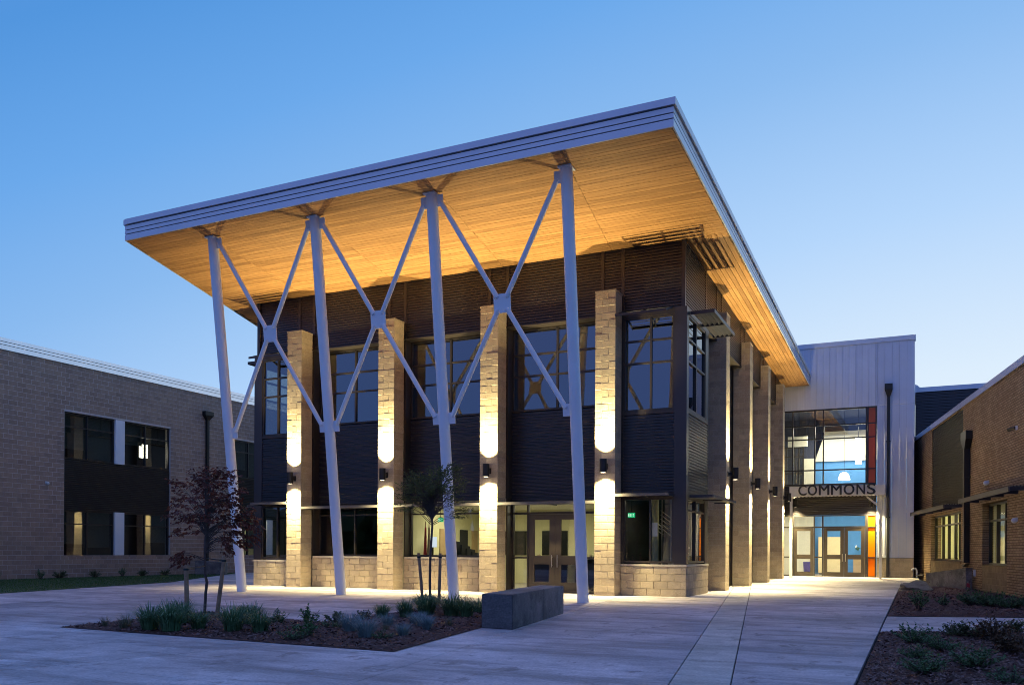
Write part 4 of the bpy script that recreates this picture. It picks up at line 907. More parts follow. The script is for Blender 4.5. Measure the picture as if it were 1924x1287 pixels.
# things inside the lit hall room
t = thing('serving_table', 'dark serving table set with food behind the glass double doors', 'table', (9.9, 2.4, 0.015))
bm = B(); box(bm, 8.5, 11.2, 2.0, 2.75, 0.98, 1.03); part('top', bm, M['in_dark'], t)
bm = B(); box(bm, 8.55, 11.15, 2.05, 2.7, 0.02, 0.978); part('skirt', bm, M['in_dark'], t)
def bits(name, label, cat, x, y, z, cols, rad=0.16, n=12):
    t = thing(name, label, cat, (x, y, z)); bm = B(); bmesh.ops.create_cone(bm, segments=16, radius1=rad * 0.6, radius2=rad, depth=0.06, cap_ends=True, matrix=Matrix.Translation((x, y, z + 0.03))); part('dish', bm, M['paper'], t)
    for c in cols:
        bm = B()
        for k in range(n // len(cols)):
            a = R_.uniform(0, 6.28); r = R_.uniform(0, rad * 0.7); bmesh.ops.create_icosphere(bm, subdivisions=1, radius=R_.uniform(0.025, 0.045), matrix=Matrix.Translation((x + r * math.cos(a), y + r * math.sin(a), z + R_.uniform(0.07, 0.13))))
        part('fruit' if c != 'in_door' else 'bread', bm, M[c], t)
bits('fruit_bowl', 'bowl of red and orange fruit on the serving table', 'bowl', 9.25, 2.3, 1.032, ['orange', 'red_flag']); bits('bread_tray', 'tray of bread rolls on the left end of the serving table', 'tray', 8.68, 2.25, 1.032, ['in_door'], 0.2); bits('salad_bowl', 'bowl of green salad on the serving table', 'bowl', 10.15, 2.3, 1.032, ['leaf_green']); bits('dessert_plate', 'plate of pale pastries near the right end of the serving table', 'plate', 10.5, 2.3, 1.032, ['cabinet'])
for x, lb in ((7.07, 'dark screen on the cream wall behind the left glass door'), (5.3, 'dark screen on the cream wall left of the glass doors')):
    t = thing('wall_screen', lb, 'screen', (x, 7.55, 1.2)); bm = B(); box(bm, x - 0.52, x + 0.52, 7.53, 7.595, 1.15, 2.08); part('panel', bm, M['screen'], t); bm = B(); box(bm, x - 0.54, x + 0.54, 7.555, 7.597, 1.13, 2.10); part('bezel', bm, M['in_dark'], t)
t = thing('monitor', 'small lit monitor in the window behind the small green tree', 'monitor', (4.05, 3.2, 0.75)); bm = B(); box(bm, 3.88, 4.22, 3.2, 3.23, 1.42, 1.80); part('display', bm, emit('lit screen', (0.75, 0.85, 1), 1.1), t); bm = B(); box(bm, 4.02, 4.08, 3.2, 3.24, 0.78, 1.42); box(bm, 3.9, 4.2, 3.12, 3.34, 0.75, 0.775); part('stand', bm, M['in_dark'], t)
t = thing('folded_chairs', 'dark heap of folded chairs in the window behind the small green tree', 'chairs', (6.1, 2.2, 0.02))
for k in range(5):
    x = 5.6 + k * 0.2; h = 1.62 - 0.12 * k; bm = B(); hexa(bm, [(x, 1.9, 0.02), (x + 0.06, 1.9, 0.02), (x + 0.06, 2.5, 0.02), (x, 2.5, 0.02), (x + 0.12, 1.9, h), (x + 0.18, 1.9, h), (x + 0.18, 2.5, h - 0.05), (x + 0.12, 2.5, h - 0.05)]); part('chair_back', bm, M['in_dark'], t)
for x, c, lb in ((4.62, 'red_flag', 'red rolled flag leaning in the window behind the small green tree'), (4.76, 'in_door', 'tan rolled flag leaning in the window behind the small green tree')):
    t = thing('flag', lb, 'flag', (x, 1.7, 0.02)); bm = B(); tube(bm, (x, 1.7, 0.02), (x + 0.08, 1.62, 2.3), 0.016, n=6); part('pole', bm, M['in_door'], t); bm = B(); tube(bm, (x + 0.035, 1.67, 1.0), (x + 0.075, 1.63, 2.1), 0.07, 0.03, 8); part('cloth', bm, M[c], t)

# ================================================================== LEFT BUILDING
lb_ = thing('classroom_building', 'long brown block building with white roof edge at the left', 'building', (-14, 4, 0))
FB = Fr((-14, 0, 0), (0, 1, 0), (1, 0, 0))
def noisy(mat): return mat
holes = [(1.96, 7.92, 0.93, 7.36), (12.36, 18.3, 0.93, 7.36)]
LBH = 9.45; H = 0.2032
bm = B()
for a0, a1, z0, z1 in cells(-12, 20, 0, LBH, holes): fbox(bm, FB, a0, a1, -0.35, -0.006, z0, z1)
part('wall', bm, M['mortar_grey'], lb_)
order = lambda a, z: (FB.P(a, 0, z) - CAM).length + (1000 if FB.P(a, 0, z).y < -1.0 else 0) - 0.35 * z
FB2 = Fr((-14, 0, 0), (0, 1, 0), (1, 0, 0))
def order_lb(a, z): return abs(a - 1.2) + abs(z - 7.6) * 0.9 + (50 if a < -1.1 else 0)
hb = [(p, q, s - 0.02, t + 0.02) for p, q, s, t in holes]
lay_blocks(lb_, FB, math.pi / 2, -12, 20, 0.0, LBH, M['block_brown'], D=0.05, holes=hb, order=order_lb)
bm = B(); fbox(bm, FB, -12, 20, -0.35, 0.05, 9.455, 9.64); part('flashing', bm, M['flashing'], lb_)
bm = B(); fbox(bm, FB, -12, 20, -0.35, 0.075, 9.655, 9.765); part('flashing', bm, M['flashing'], lb_)
bm = B(); fbox(bm, FB, -12, 20, -0.35, 0.10, 9.78, 9.93); part('flashing', bm, M['flashing'], lb_)
bm = B(); fbox(bm, FB, -12, 20, -0.33, 0.04, 9.64, 9.78); part('flashing_gap', bm, M['gap'], lb_)
bm = B(); fbox(bm, FB, -12, 20, -12, -0.36, 9.5, 9.6); part('roof', bm, M['roofing'], lb_); bm = B(); fbox(bm, FB, -12, -11.7, -12, -0.36, 0, 9.45); fbox(bm, FB, 19.7, 20, -12, -0.36, 0, 9.45); fbox(bm, FB, -12, 20, -12.2, -12, 0, 9.45); part('rear_wall', bm, M['block_brown'], lb_)
for g0 in (0.0, 10.4):
    for z0, z1, tr in ((0.94, 3.01, 2.40), (5.28, 7.35, 6.72)):
        window(lb_, FB, 1.97 + g0, 4.62 + g0, z0, z1, -0.09, mull=[3.2 + g0], trans=[tr], gl='glass_tint'); window(lb_, FB, 5.18 + g0, 7.91 + g0, z0, z1, -0.09, mull=[6.44 + g0], trans=[tr], gl='glass_tint')
        bm = B(); fbox(bm, FB, 4.64 + g0, 5.16 + g0, -0.2, -0.01, z0, z1); part('white_fin', bm, M['fin_white'], lb_)
    for a0, a1, z0, z1 in ((2.03, 3.16, 5.75, 7.3), (3.24, 4.56, 5.4, 7.3), (5.24, 6.40, 6.3, 7.3), (2.03, 3.16, 1.5, 2.95), (3.24, 4.56, 1.35, 2.95), (6.48, 7.85, 1.6, 2.95)):
        bm = B(); fbox(bm, FB, a0 + g0, a1 + g0, -0.30, -0.285, z0, z1); part('blind', bm, M['blind_grey'], lb_)
    siding(lb_, FB, 1.97 + g0, 7.91 + g0, -0.05, 3.02, 5.27, M['siding_matte'])
    bm = B(); fbox(bm, FB, 1.96 + g0, 7.92 + g0, -0.34, -0.1, 0.90, 0.935); part('sill', bm, M['frame'], lb_)
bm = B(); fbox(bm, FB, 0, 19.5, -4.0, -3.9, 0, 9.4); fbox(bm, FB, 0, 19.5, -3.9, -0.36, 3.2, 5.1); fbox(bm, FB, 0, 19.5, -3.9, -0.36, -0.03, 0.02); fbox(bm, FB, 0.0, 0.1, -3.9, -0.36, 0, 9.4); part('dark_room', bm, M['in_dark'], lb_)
bm = B(); fbox(bm, FB, 12.2, 18.4, -1.6, -1.5, 0.03, 3.1); part('lit_wall', bm, M['in_cream'], lb_); area('room_light', lb_, (-14.8, 14.5, 3.05), 2, 0.6, 45, (1, 0.95, 0.72))
t = thing('lamp_reflection_box', 'small glowing box imitating a lamp reflection in the upper right window of the brown block building', 'lamp', (-15.0, 7.2, 6.3)); bm = B(); box(bm, -15.1, -14.9, 6.95, 7.3, 5.85, 6.5); part('glow_box', bm, M['tube_light'], t); bm = B(); box(bm, -15.02, -14.98, 7.1, 7.14, 6.5, 9.3); part('stem', bm, M['black_metal'], t)  # glowing box added behind the glass to imitate a reflected lamp
downspout(FB, 10.32, 0.58, 8.56, 8.10, 0.2, 'black downspout with a box head on the brown block building', pr=0.07)
t = thing('dome_camera', 'small white security camera on the brown block wall', 'camera', (-13.9, 1.09, 4.13)); bm = B(); fbox(bm, FB, 1.03, 1.15, 0.0, 0.04, 4.07, 4.19); part('bracket', bm, M['paper'], t); bm = B(); bmesh.ops.create_uvsphere(bm, u_segments=12, v_segments=8, radius=0.075, matrix=Matrix.Translation((-13.9, 1.09, 4.11))); part('dome', bm, M['paper'], t, smooth=60)
t = thing('seat_block', 'low grey concrete block on the grass by the brown block building', 'bench', (-12.6, 9.3, 0)); bm = B(); hexa(bm, [(-13.3, 8.9, 0), (-12.1, 9.75, 0), (-12.45, 10.3, 0), (-13.6, 9.45, 0), (-13.3, 8.9, 0.68), (-12.1, 9.75, 0.58), (-12.45, 10.3, 0.58), (-13.6, 9.45, 0.68)]); bmesh.ops.bevel(bm, geom=bm.edges[:], offset=0.015, segments=1, affect='EDGES'); part('body', bm, M['bench_concrete'], t); bm = B(); hexa(bm, [(-13.32, 8.88, 0.685), (-12.08, 9.74, 0.585), (-12.44, 10.32, 0.585), (-13.62, 9.46, 0.685), (-13.32, 8.88, 0.72), (-12.08, 9.74, 0.62), (-12.44, 10.32, 0.62), (-13.62, 9.46, 0.72)]); part('cap', bm, M['bench_concrete'], t)

# ================================================================== RIGHT BUILDING
A9 = math.radians(9.0)
FR_ = Fr((21.75, 12.43, 0), (-math.sin(A9), math.cos(A9), 0), (-math.cos(A9), -math.sin(A9), 0))
rb = thing('brick_building', 'single-storey tan brick building with black-framed windows at the right', 'building', (22.0, 11, 0))
rh = [(1.12, 7.16, 0.98, 2.97), (-5.34, -2.24, 0.90, 3.02), (0.84, 7.05, 3.10, 6.86)]
bm = B()
for a0, a1, z0, z1 in cells(-26, 12.2, 0, 6.88, rh + [(-5.36, -2.2, 0.06, 0.88), (0.9, 7.3, 0.06, 0.9)]): fbox(bm, FR_, a0, a1, -0.35, 0.0, z0, z1)
part('wall', bm, M['brick'], rb)
siding(rb, FR_, 0.85, 7.04, -0.02, 3.11, 6.85, M['siding_matte'], pitch=0.10, amp=0.03)
for a0, a1, z1 in ((-5.36, -2.2, 0.88), (0.9, 7.3, 0.9)):
    lay_blocks(rb, Fr(FR_.P(0, -0.008, 0), FR_.u, FR_.n), 0, a0, a1, 0.06, z1, M['smooth_cmu'], H=0.205, maxn=0)
    bm = B(); fbox(bm, FR_, a0, a1, -0.35, -0.02, 0.06, z1 - 0.002); part('base_wall', bm, M['smooth_cmu'], rb)
bm = B(); fbox(bm, FR_, -26, 12.2, -0.01, 0.03, 0.0, 0.055); part('plinth', bm, M['smooth_cmu'], rb)
bm = B(); fbox(bm, FR_, -26, 12.3, -0.4, 0.06, 6.885, 7.11); part('coping', bm, M['flashing'], rb)
bm = B(); fbox(bm, FR_, -26, 12.2, -12, -0.36, 6.7, 6.8); part('roof', bm, M['roofing'], rb); bm = B(); fbox(bm, FR_, -26, -25.7, -12, -0.36, 0, 6.88); fbox(bm, FR_, 11.9, 12.2, -12, -0.36, 0, 6.88); fbox(bm, FR_, -26, 12.2, -12.2, -12, 0, 6.88); part('rear_wall', bm, M['brick'], rb)
window(rb, FR_, 1.13, 7.15, 0.985, 2.96, -0.16, mull=[2.25, 3.05, 4.35, 5.5], trans=[2.50], gl='glass', fw=0.07, mw=0.07)
window(rb, FR_, -5.33, -2.25, 0.905, 3.01, -0.20, mull=[-4.35, -3.3], trans=[2.42], gl='glass', fw=0.07, mw=0.07)
bm = B()
for a0, a1 in ((1.12, 7.16), (-5.34, -2.24)): fbox(bm, FR_, a0, a1, -0.34, 0.03, 0.90, 0.98 if a0 > 0 else 0.902)
part('sill', bm, M['smooth_cmu'], rb)
bm = B(); fbox(bm, FR_, -7, 11.5, -3.1, -3.0, 0, 3.2); part('inner_wall', bm, M['in_cream'], rb)
bm = B(); fbox(bm, FR_, -7, 11.5, -3.0, -0.36, 3.1, 3.2); part('inner_ceiling', bm, M['in_white'], rb); bm = B(); fbox(bm, FR_, -7, 11.5, -3.0, -0.36, -0.02, 0.03); part('inner_floor', bm, M['in_floor'], rb)
bm = B(); fbox(bm, FR_, -1.5, -1.4, -3.0, -0.36, 0.03, 3.1); part('inner_partition', bm, M['in_white'], rb)
for a in (2.5, 5.5): area('room_light', rb, FR_.P(a, -1.7, 3.05), 1.8, 0.8, 330, (1, 0.95, 0.66))
area('room_light', rb, FR_.P(-4.6, -2.6, 3.05), 1.2, 0.8, 110, (1, 0.95, 0.66))
for a0, a1, z0, z1 in ((1.25, 2.2, 1.05, 2.44), (2.3, 3.0, 1.05, 2.44), (3.1, 4.3, 1.05, 2.9), (4.42, 5.45, 1.05, 2.9), (5.55, 6.35, 1.05, 2.9), (6.45, 7.05, 1.05, 2.9), (-3.22, -2.34, 1.0, 2.36), (-3.95, -3.4, 2.0, 2.36)):
    bm = B(); fbox(bm, FR_, a0, a1, -0.40, -0.385, z0, z1); part('blind', bm, M['blind'], rb)
def wcanopy(a0, a1, z, label):
    t = thing('window_canopy', label, 'canopy', FR_.P((a0 + a1) / 2, 0, z), group='flat metal canopies on the brick building')
    bm = B(); fbox(bm, FR_, a0, a1, 0.62, 0.67, z - 0.15, z); part('nosing', bm, M['canopy_edge'], t)
    n = 5
    for k in range(n):
        a = a0 + (a1 - a0 - 0.05) * k / (n - 1); bm = B(); fbox(bm, FR_, a, a + 0.05, 0.0, 0.62, z - 0.12, z - 0.003); part('arm', bm, M['shade_metal'], t)
    for k in range(6):
        b = 0.06 + k * 0.09; bm = B(); fbox(bm, FR_, a0 + 0.051, a1 - 0.051, b, b + 0.035, z - 0.002, z + 0.03); part('blade', bm, M['shade_metal'], t)
wcanopy(0.9, 8.6, 3.19, 'flat metal canopy over the lit window of the brick building'); wcanopy(-8.2, -1.7, 3.22, 'flat metal canopy over the dark recessed window of the brick building')
downspout(FR_, -0.35, 0.85, 5.80, 5.15, 0.95, 'large black downspout between the two windows of the brick building', pr=0.10, boot=0.55)
def cam_(a, z, label, two=False):
    t = thing('security_camera', label, 'camera', FR_.P(a, 0, z)); bm = B(); fbox(bm, FR_, a - 0.06, a + 0.06, 0.002, 0.05, z - 0.06, z + 0.06); part('bracket', bm, M['paper'], t)
    bm = B()
    if two: tube(bm, FR_.P(a, 0.05, z), FR_.P(a + 0.22, 0.18, z - 0.03), 0.05, 0.06, 12)
    else: bmesh.ops.create_uvsphere(bm, u_segments=12, v_segments=8, radius=0.085, matrix=Matrix.Translation(FR_.P(a, 0.09, z - 0.03)))
    part('housing', bm, M['black_metal'] if two else M['paper'], t, smooth=60)
cam_(-3.1, 3.72, 'round white security camera above the dark recessed window of the brick building'); cam_(-6.52, 2.33, 'pale camera below the canopy near the right edge of the brick wall'); cam_(-6.45, 5.1, 'black floodlight high on the brick wall near the right edge', True)
t = thing('outlet_cover', 'small white outlet cover low on the brick wall', 'outlet', FR_.P(-1.25, 0, 0.6)); bm = B(); fbox(bm, FR_, -1.31, -1.19, 0.002, 0.05, 0.48, 0.72); part('cover', bm, M['paper'], t); bm = B(); fbox(bm, FR_, -1.29, -1.21, 0.05, 0.062, 0.52, 0.68); part('flap', bm, M['paper'], t)
dk = thing('dark_wing', 'dark metal-clad wing with a pale roof edge behind the brick building', 'building', (22, 24.3, 0))
FD = Fr((0, 24.3, 0), (1, 0, 0), (0, -1, 0)); siding(dk, FD, 19.95, 34, 0, 5.5, 9.44, M['siding'], pitch=0.15, amp=0.03); bm = B(); fbox(bm, FD, 19.95, 34, -8, -0.065, 5.5, 9.43); part('body', bm, M['siding'], dk); bm = B(); fbox(bm, FD, 20.0, 34.1, -8.1, 0.08, 9.445, 9.68); part('coping', bm, M['fascia'], dk)
bm = B(); hexa(bm, [(19.93, 26.5, 9.7), (20.5, 26.5, 9.7), (20.5, 30, 9.7), (19.93, 30, 9.7), (19.93, 26.5, 10.25), (20.05, 26.5, 10.2), (20.05, 30, 10.2), (19.93, 30, 10.25)]); part('gutter_end', bm, M['fascia'], dk)
pw = thing('planter_wall', 'low dark grey concrete wall with a sloping top beside the brick building', 'wall', (21, 12.4, 0))
bm = B(); hexa(bm, [(20.36, 13.6, -0.03), (21.64, 11.12, -0.03), (21.86, 11.24, -0.03), (20.58, 13.72, -0.03), (20.36, 13.6, 0.48), (21.64, 11.12, 0.74), (21.86, 11.24, 0.74), (20.58, 13.72, 0.48)]); bmesh.ops.bevel(bm, geom=bm.edges[:], offset=0.012, segments=1, affect='EDGES'); part('body', bm, M['bench_concrete'], pw)
bm = B(); hexa(bm, [(20.34, 13.62, 0.485), (21.64, 11.09, 0.745), (21.88, 11.22, 0.745), (20.58, 13.74, 0.485), (20.34, 13.62, 0.51), (21.64, 11.09, 0.775), (21.88, 11.22, 0.775), (20.58, 13.74, 0.51)]); part('cap', bm, M['bench_concrete'], pw)
t = thing('standpipe', 'pale pipe with a curved outlet at the far corner of the brick building', 'pipe', (20.02, 19.8, 0.12)); bm = B(); rings(bm, [((20.05, 19.9, 0.12), 0.035), ((20.05, 19.9, 0.5), 0.035), ((20.0, 19.85, 0.6), 0.04), ((19.88, 19.8, 0.58), 0.05), ((19.84, 19.8, 0.5), 0.055)], 10); part('pipe', bm, M['paper'], t, smooth=60); bm = B(); tube(bm, (20.05, 19.9, 0.28), (20.3, 18.4, 0.34), 0.03, n=8); part('branch', bm, M['black_metal'], t)
t = thing('marker_flag', 'small red utility marker at the end of the dark planter wall', 'marker', (21.7, 10.95, 0)); bm = B(); tube(bm, (21.7, 10.95, -0.02), (21.7, 10.95, 0.3), 0.012, n=6); part('stake', bm, M['steel'], t); bm = B(); hexa(bm, [(21.66, 10.94, 0.1), (21.76, 10.94, 0.08), (21.76, 10.96, 0.08), (21.66, 10.96, 0.1), (21.66, 10.94, 0.24), (21.75, 10.94, 0.22), (21.75, 10.96, 0.22), (21.66, 10.96, 0.24)]); part('flag', bm, M['red_flag'], t)

# ================================================================== BENCH BLOCK
bn_ = thing('concrete_bench', 'long grey cast concrete bench block at the corner of the planting bed', 'bench', (13.4, -9.1, 0))
pts = [(13.36, -11.0), (13.97, -11.06), (13.345, -7.22), (12.76, -7.15)]
def lerp(p, q, t): return (p[0] + (q[0] - p[0]) * t, p[1] + (q[1] - p[1]) * t)
for t0, t1 in ((0, 0.555), (0.558, 1.0)):
    q = [lerp(pts[0], pts[3], t0), lerp(pts[1], pts[2], t0), lerp(pts[1], pts[2], t1), lerp(pts[0], pts[3], t1)]
    bm = B(); prism(bm, q, 0.0, 0.578); bmesh.ops.bevel(bm, geom=bm.edges[:], offset=0.012, segments=2, affect='EDGES'); part('segment', bm, M['bench_concrete'], bn_)

# ================================================================== PLANTS
def clump_mesh(n, h, spread, mat, w=0.006, droop=0.6, seed=0):
    r = random.Random(seed); vs, fs = [], []
    for k in range(n):
        a = r.uniform(0, 6.283); b0 = r.uniform(0, spread * 0.28); out = spread * r.uniform(0.25, 1.0); hh = h * r.uniform(0.6, 1.08); ww = w * r.uniform(0.7, 1.3)
        ca, sa = math.cos(a), math.sin(a); a2 = a + r.uniform(-0.4, 0.4); c2, s2 = math.cos(a2), math.sin(a2); i = len(vs); m = 5
        for j in range(m):
            t = j / (m - 1); rad = out * t ** 1.5; z = hh * (t * (1.25 - 0.25 * t) - droop * (t ** 3) * (out / max(spread, 0.01)) * 0.75); q = ww * (1 - t * 0.9)
            x, y = b0 * ca + rad * c2, b0 * sa + rad * s2
            vs += [(x - q * s2, y + q * c2, max(z, 0.004)), (x + q * s2, y - q * c2, max(z, 0.004))]
        for j in range(m - 1): fs.append((i + 2 * j, i + 2 * j + 1, i + 2 * j + 3, i + 2 * j + 2))
    me = bpy.data.meshes.new('blades'); me.from_pydata(vs, [], fs); me.materials.append(mat); return me
def shrub_meshes(nst, h, spread, leaf, mat, seed, per=12, flat=0.0):
    r = random.Random(seed); bs = B(); vs, fs = [], []
    for k in range(nst):
        a = r.uniform(0, 6.283); out = spread * math.sqrt(r.uniform(0.02, 1)); hh = h * r.uniform(0.55, 1.05) * (1 - 0.45 * (out / spread) ** 2); p0 = Vector((0.15 * out * math.cos(a), 0.15 * out * math.sin(a), 0)); p2 = Vector((out * math.cos(a), out * math.sin(a), hh)); p1 = (p0 + p2) / 2 + Vector((0, 0, hh * 0.12 - flat * hh * 0.2))
        path = [(p0, 0.006), (p1, 0.0045), (p2, 0.002)]; rings(bs, path, 4)
        for j in range(per):
            t = 0.25 + 0.8 * (j + r.random()) / per; p = p0.lerp(p1, min(t * 2, 1)) if t < 0.5 else p1.lerp(p2, min(t * 2 - 1, 1.05))
            d = Vector((r.uniform(-1, 1), r.uniform(-1, 1), r.uniform(-0.4, 0.8))).normalized(); L = leaf * r.uniform(0.7, 1.3); s = d.cross(Vector((r.uniform(-.3, .3), r.uniform(-.3, .3), 1))).normalized() * L * 0.26; up = s.cross(d).normalized() * L * 0.08
            i = len(vs); b = p; vs += [tuple(b), tuple(b + d * L * 0.45 + s + up), tuple(b + d * L), tuple(b + d * L * 0.45 - s + up)]; fs.append((i, i + 1, i + 2, i + 3))
    me = bpy.data.meshes.new('foliage'); me.from_pydata(vs, [], fs); me.materials.append(mat)
    ms = bpy.data.meshes.new('stems'); bs.to_mesh(ms); bs.free(); ms.materials.append(M['bark']); return me, ms
def put(name, me, par):
    o = bpy.data.objects.new(name, me); C.objects.link(o); o.parent = par; return o
GR = [clump_mesh(240, 0.50, 0.42, M['blade_green'], 0.009, 0.75, s) for s in (1, 2, 3)]
BL = [clump_mesh(300, 0.28, 0.27, M['blade_blue'], 0.0042, 0.25, s) for s in (4, 5)]
TN = [clump_mesh(90, 0.26, 0.25, M['blade_tan'], 0.003, 0.4, s) for s in (6, 7)]
def clump(kind, x, y, s, label, rot, z=0.03, sz=None):
    me = {'g': GR, 'b': BL, 't': TN}[kind][int(rot * 10) % (3 if kind == 'g' else 2)]
    nm, cat, grp = {'g': ('grass_clump', 'grass clump', 'dark green grass clumps in the planting bed'), 'b': ('fescue_tuft', 'grass tuft', 'blue fescue tufts in the planting bed'), 't': ('pale_grass_tuft', 'grass tuft', 'pale grass tufts in the planting bed')}[kind]
    t = thing(nm, label, cat, (x, y, z), grp); t.rotation_euler = (0, 0, rot); t.scale = (s, s, sz or s); put('blades', me, t)
for a in [
 ('g', 9.07, -14.08, 1.05, 'dark grass clump farthest left in its row, left of the left tree stake', 0.3), ('g', 9.52, -14.1, 1.2, 'tall dark grass clump just left of the left tree stake', 1.1), ('g', 8.8, -13.2, 1.15, 'dark grass clump behind the tall one by the left tree stake', 2.2),
 ('g', 9.75, -13.75, 0.85, 'small dark grass clump right at the foot of the left tree stake', 3.1), ('g', 10.46, -13.75, 1.1, 'dark grass clump just right of the right tree stake', 4.2), ('g', 9.18, -12.15, 0.8, 'short grass clump behind the red-leaved tree', 5.0), ('g', 9.9, -12.7, 1.0, 'dark grass clump behind the small leafy sprig, right of the right tree stake', 0.7),
 ('g', 11.0, -13.75, 0.9, 'dark grass clump alone at mid bed, near the front edge', 1.9), ('g', 11.09, -10.6, 0.8, 'short grass clump at the left end of the row by the green tree', 2.5), ('g', 11.35, -10.2, 0.95, 'grass clump second from the left in the row by the green tree', 3.7),
 ('g', 11.1, -9.1, 1.1, 'grass clump left of the stakes of the green tree', 4.6), ('g', 11.45, -9.6, 1.2, 'big dark grass clump in front of the green tree', 5.5), ('g', 11.95, -9.5, 1.2, 'big dark grass clump right of the green tree trunk', 0.1), ('g', 12.3, -9.6, 1.05, 'dark grass clump nearest the concrete bench', 1.4), ('g', 11.95, -8.4, 0.8, 'thin grass clump behind the others, left of the concrete bench', 2.9), ('g', 10.75, -8.3, 0.9, 'grass clump behind the stakes of the green tree', 0.9), ('g', 12.6, -8.9, 0.6, 'low grass clump touching the concrete bench', 3.3),
 ('b', 12.1, -13.0, 1.25, 'large blue fescue tuft at mid bed, behind the other large one', 0.4), ('b', 12.85, -13.65, 1.3, 'large blue fescue tuft near the front edge at mid bed', 1.3), ('b', 12.14, -12.0, 0.95, 'grey blue fescue tuft behind the bare bark patch', 2.6), ('b', 12.3, -11.4, 0.9, 'blue fescue tuft left of the pair below the green tree', 3.5), ('b', 12.6, -11.7, 1.0, 'blue fescue tuft in the middle of the row below the green tree', 4.4), ('b', 12.95, -12.1, 0.95, 'blue fescue tuft nearest the path, before the concrete bench', 5.3), ('b', 13.2, -13.2, 0.85, 'small blue fescue tuft alone near the right point of the bed', 0.8),
 ('t', 12.9, -11.3, 0.9, 'pale grey grass tuft close to the concrete bench', 1.0), ('t', 7.95, -14.0, 0.8, 'thin pale grass tuft nearest the left tip of the bed', 2.0), ('t', 8.35, -13.9, 1.1, 'thin pale grass tuft left of the dark grass clumps', 3.0), ('t', 8.5, -14.1, 1.0, 'pale grass tuft leaning against the first dark grass clump', 4.0), ('t', 12.5, -12.6, 0.7, 'small pale grass tuft between the blue fescues', 5.0)]: clump(*a)
SH = {k: shrub_meshes(*v) for k, v in {'leafy': (16, 0.26, 0.16, 0.055, M['leaf_green'], 11, 12), 'dense': (26, 0.22, 0.2, 0.05, M['leaf_olive'], 12, 14), 'low': (30, 0.16, 0.26, 0.035, M['leaf_green'], 13, 14, 1.0), 'spread': (46, 0.34, 0.42, 0.055, M['leaf_green'], 14, 20, 0.6), 'rust': (46, 0.42, 0.36, 0.06, M['leaf_rust'], 15, 20), 'olive': (40, 0.36, 0.32, 0.055, M['leaf_olive'], 16, 20), 'sapling': (18, 0.55, 0.24, 0.07, M['leaf_green'], 17, 18)}.items()}
def shrub(kind, x, y, s, label, rot, grp, z=0.03):
    t = thing('shrub', label, 'shrub', (x, y, z), grp); t.rotation_euler = (0, 0, rot); t.scale = (s, s, s); f, m = SH[kind]; put('foliage', f, t); put('stems', m, t)
g1 = 'small shrubs in the planting bed'
for a in [('leafy', 10.15, -12.3, 1.0, 'small leafy sprig behind the grass, right of the right tree stake', 0.2), ('leafy', 10.4, -11.85, 1.15, 'small leafy shrub at the back edge, left of the round one', 1.2), ('dense', 10.78, -11.6, 1.0, 'round dark shrub at the inner corner of the bed', 2.2), ('dense', 10.95, -11.0, 0.95, 'dark low shrub right of the inner corner of the bed', 3.2), ('leafy', 11.95, -13.85, 1.3, 'upright green shrub left of the blue fescues, near the front edge', 4.2), ('low', 12.02, -14.2, 1.0, 'low bright green mat at the front edge of the bed', 5.2), ('low', 13.15, -13.65, 0.8, 'low yellow-green mat beside the large front fescue', 0.6), ('low', 11.5, -12.6, 1.0, 'low green mat at mid bed behind the upright green shrub', 1.6)]: shrub(*a, g1)
g2 = 'shrubs in the near right bed'
for a in [('spread', 19.98, -10.6, 1.0, 'spreading green shrub at the left of the near right bed, by the walk', 0.4), ('spread', 20.3, -11.5, 0.75, 'low green shrub right of the spreading one in the near right bed', 1.7), ('olive', 20.52, -9.3, 0.85, 'small olive shrub by the side path, left of the rusty one', 2.4), ('olive', 20.75, -9.4, 1.0, 'dark olive shrub between the small olive one and the rusty one', 3.6), ('rust', 21.0, -9.9, 1.15, 'tall rusty-brown shrub in the near right bed beside the side path', 4.1), ('olive', 21.42, -8.1, 0.9, 'olive shrub by the side path at the right edge', 5.7), ('rust', 21.05, -11.4, 0.95, 'rusty-brown shrub in front of the tall rusty one', 0.9), ('rust', 21.3, -11.9, 1.05, 'rusty-brown shrub at the far right edge of the near right bed', 2.0), ('spread', 20.6, -13.2, 0.95, 'green shrub in the foreground middle of the near right bed', 3.0), ('spread', 20.08, -13.9, 0.8, 'green shrub in the foreground, nearest the walk edge', 4.5), ('spread', 19.98, -12.5, 0.62, 'small green shrub between the spreading one and the foreground one', 5.1), ('low', 20.85, -14.3, 1.3, 'low green mat at the bottom edge of the near right bed', 0.2)]: shrub(a[0], a[1], a[2], a[3] * 0.8, *a[4:], g2)
g3 = 'plants in the far right bed'
for a in [('sapling', 20.06, -2.7, 1.0, 'upright light green sapling in the far right bed, near the walk', 0.5), ('leafy', 20.6, -0.9, 1.1, 'small dark sprig in the middle of the far right bed', 1.5), ('spread', 21.3, -0.2, 1.1, 'spreading green shrub left of two others in the far right bed', 2.5), ('spread', 21.62, -0.75, 1.15, 'spreading green shrub between two others in the far right bed', 3.5), ('spread', 21.98, -1.3, 1.0, 'spreading green shrub rightmost in the far right bed', 4.5)]: shrub(*a, g3)
g4 = 'young shrubs along the brown block building'
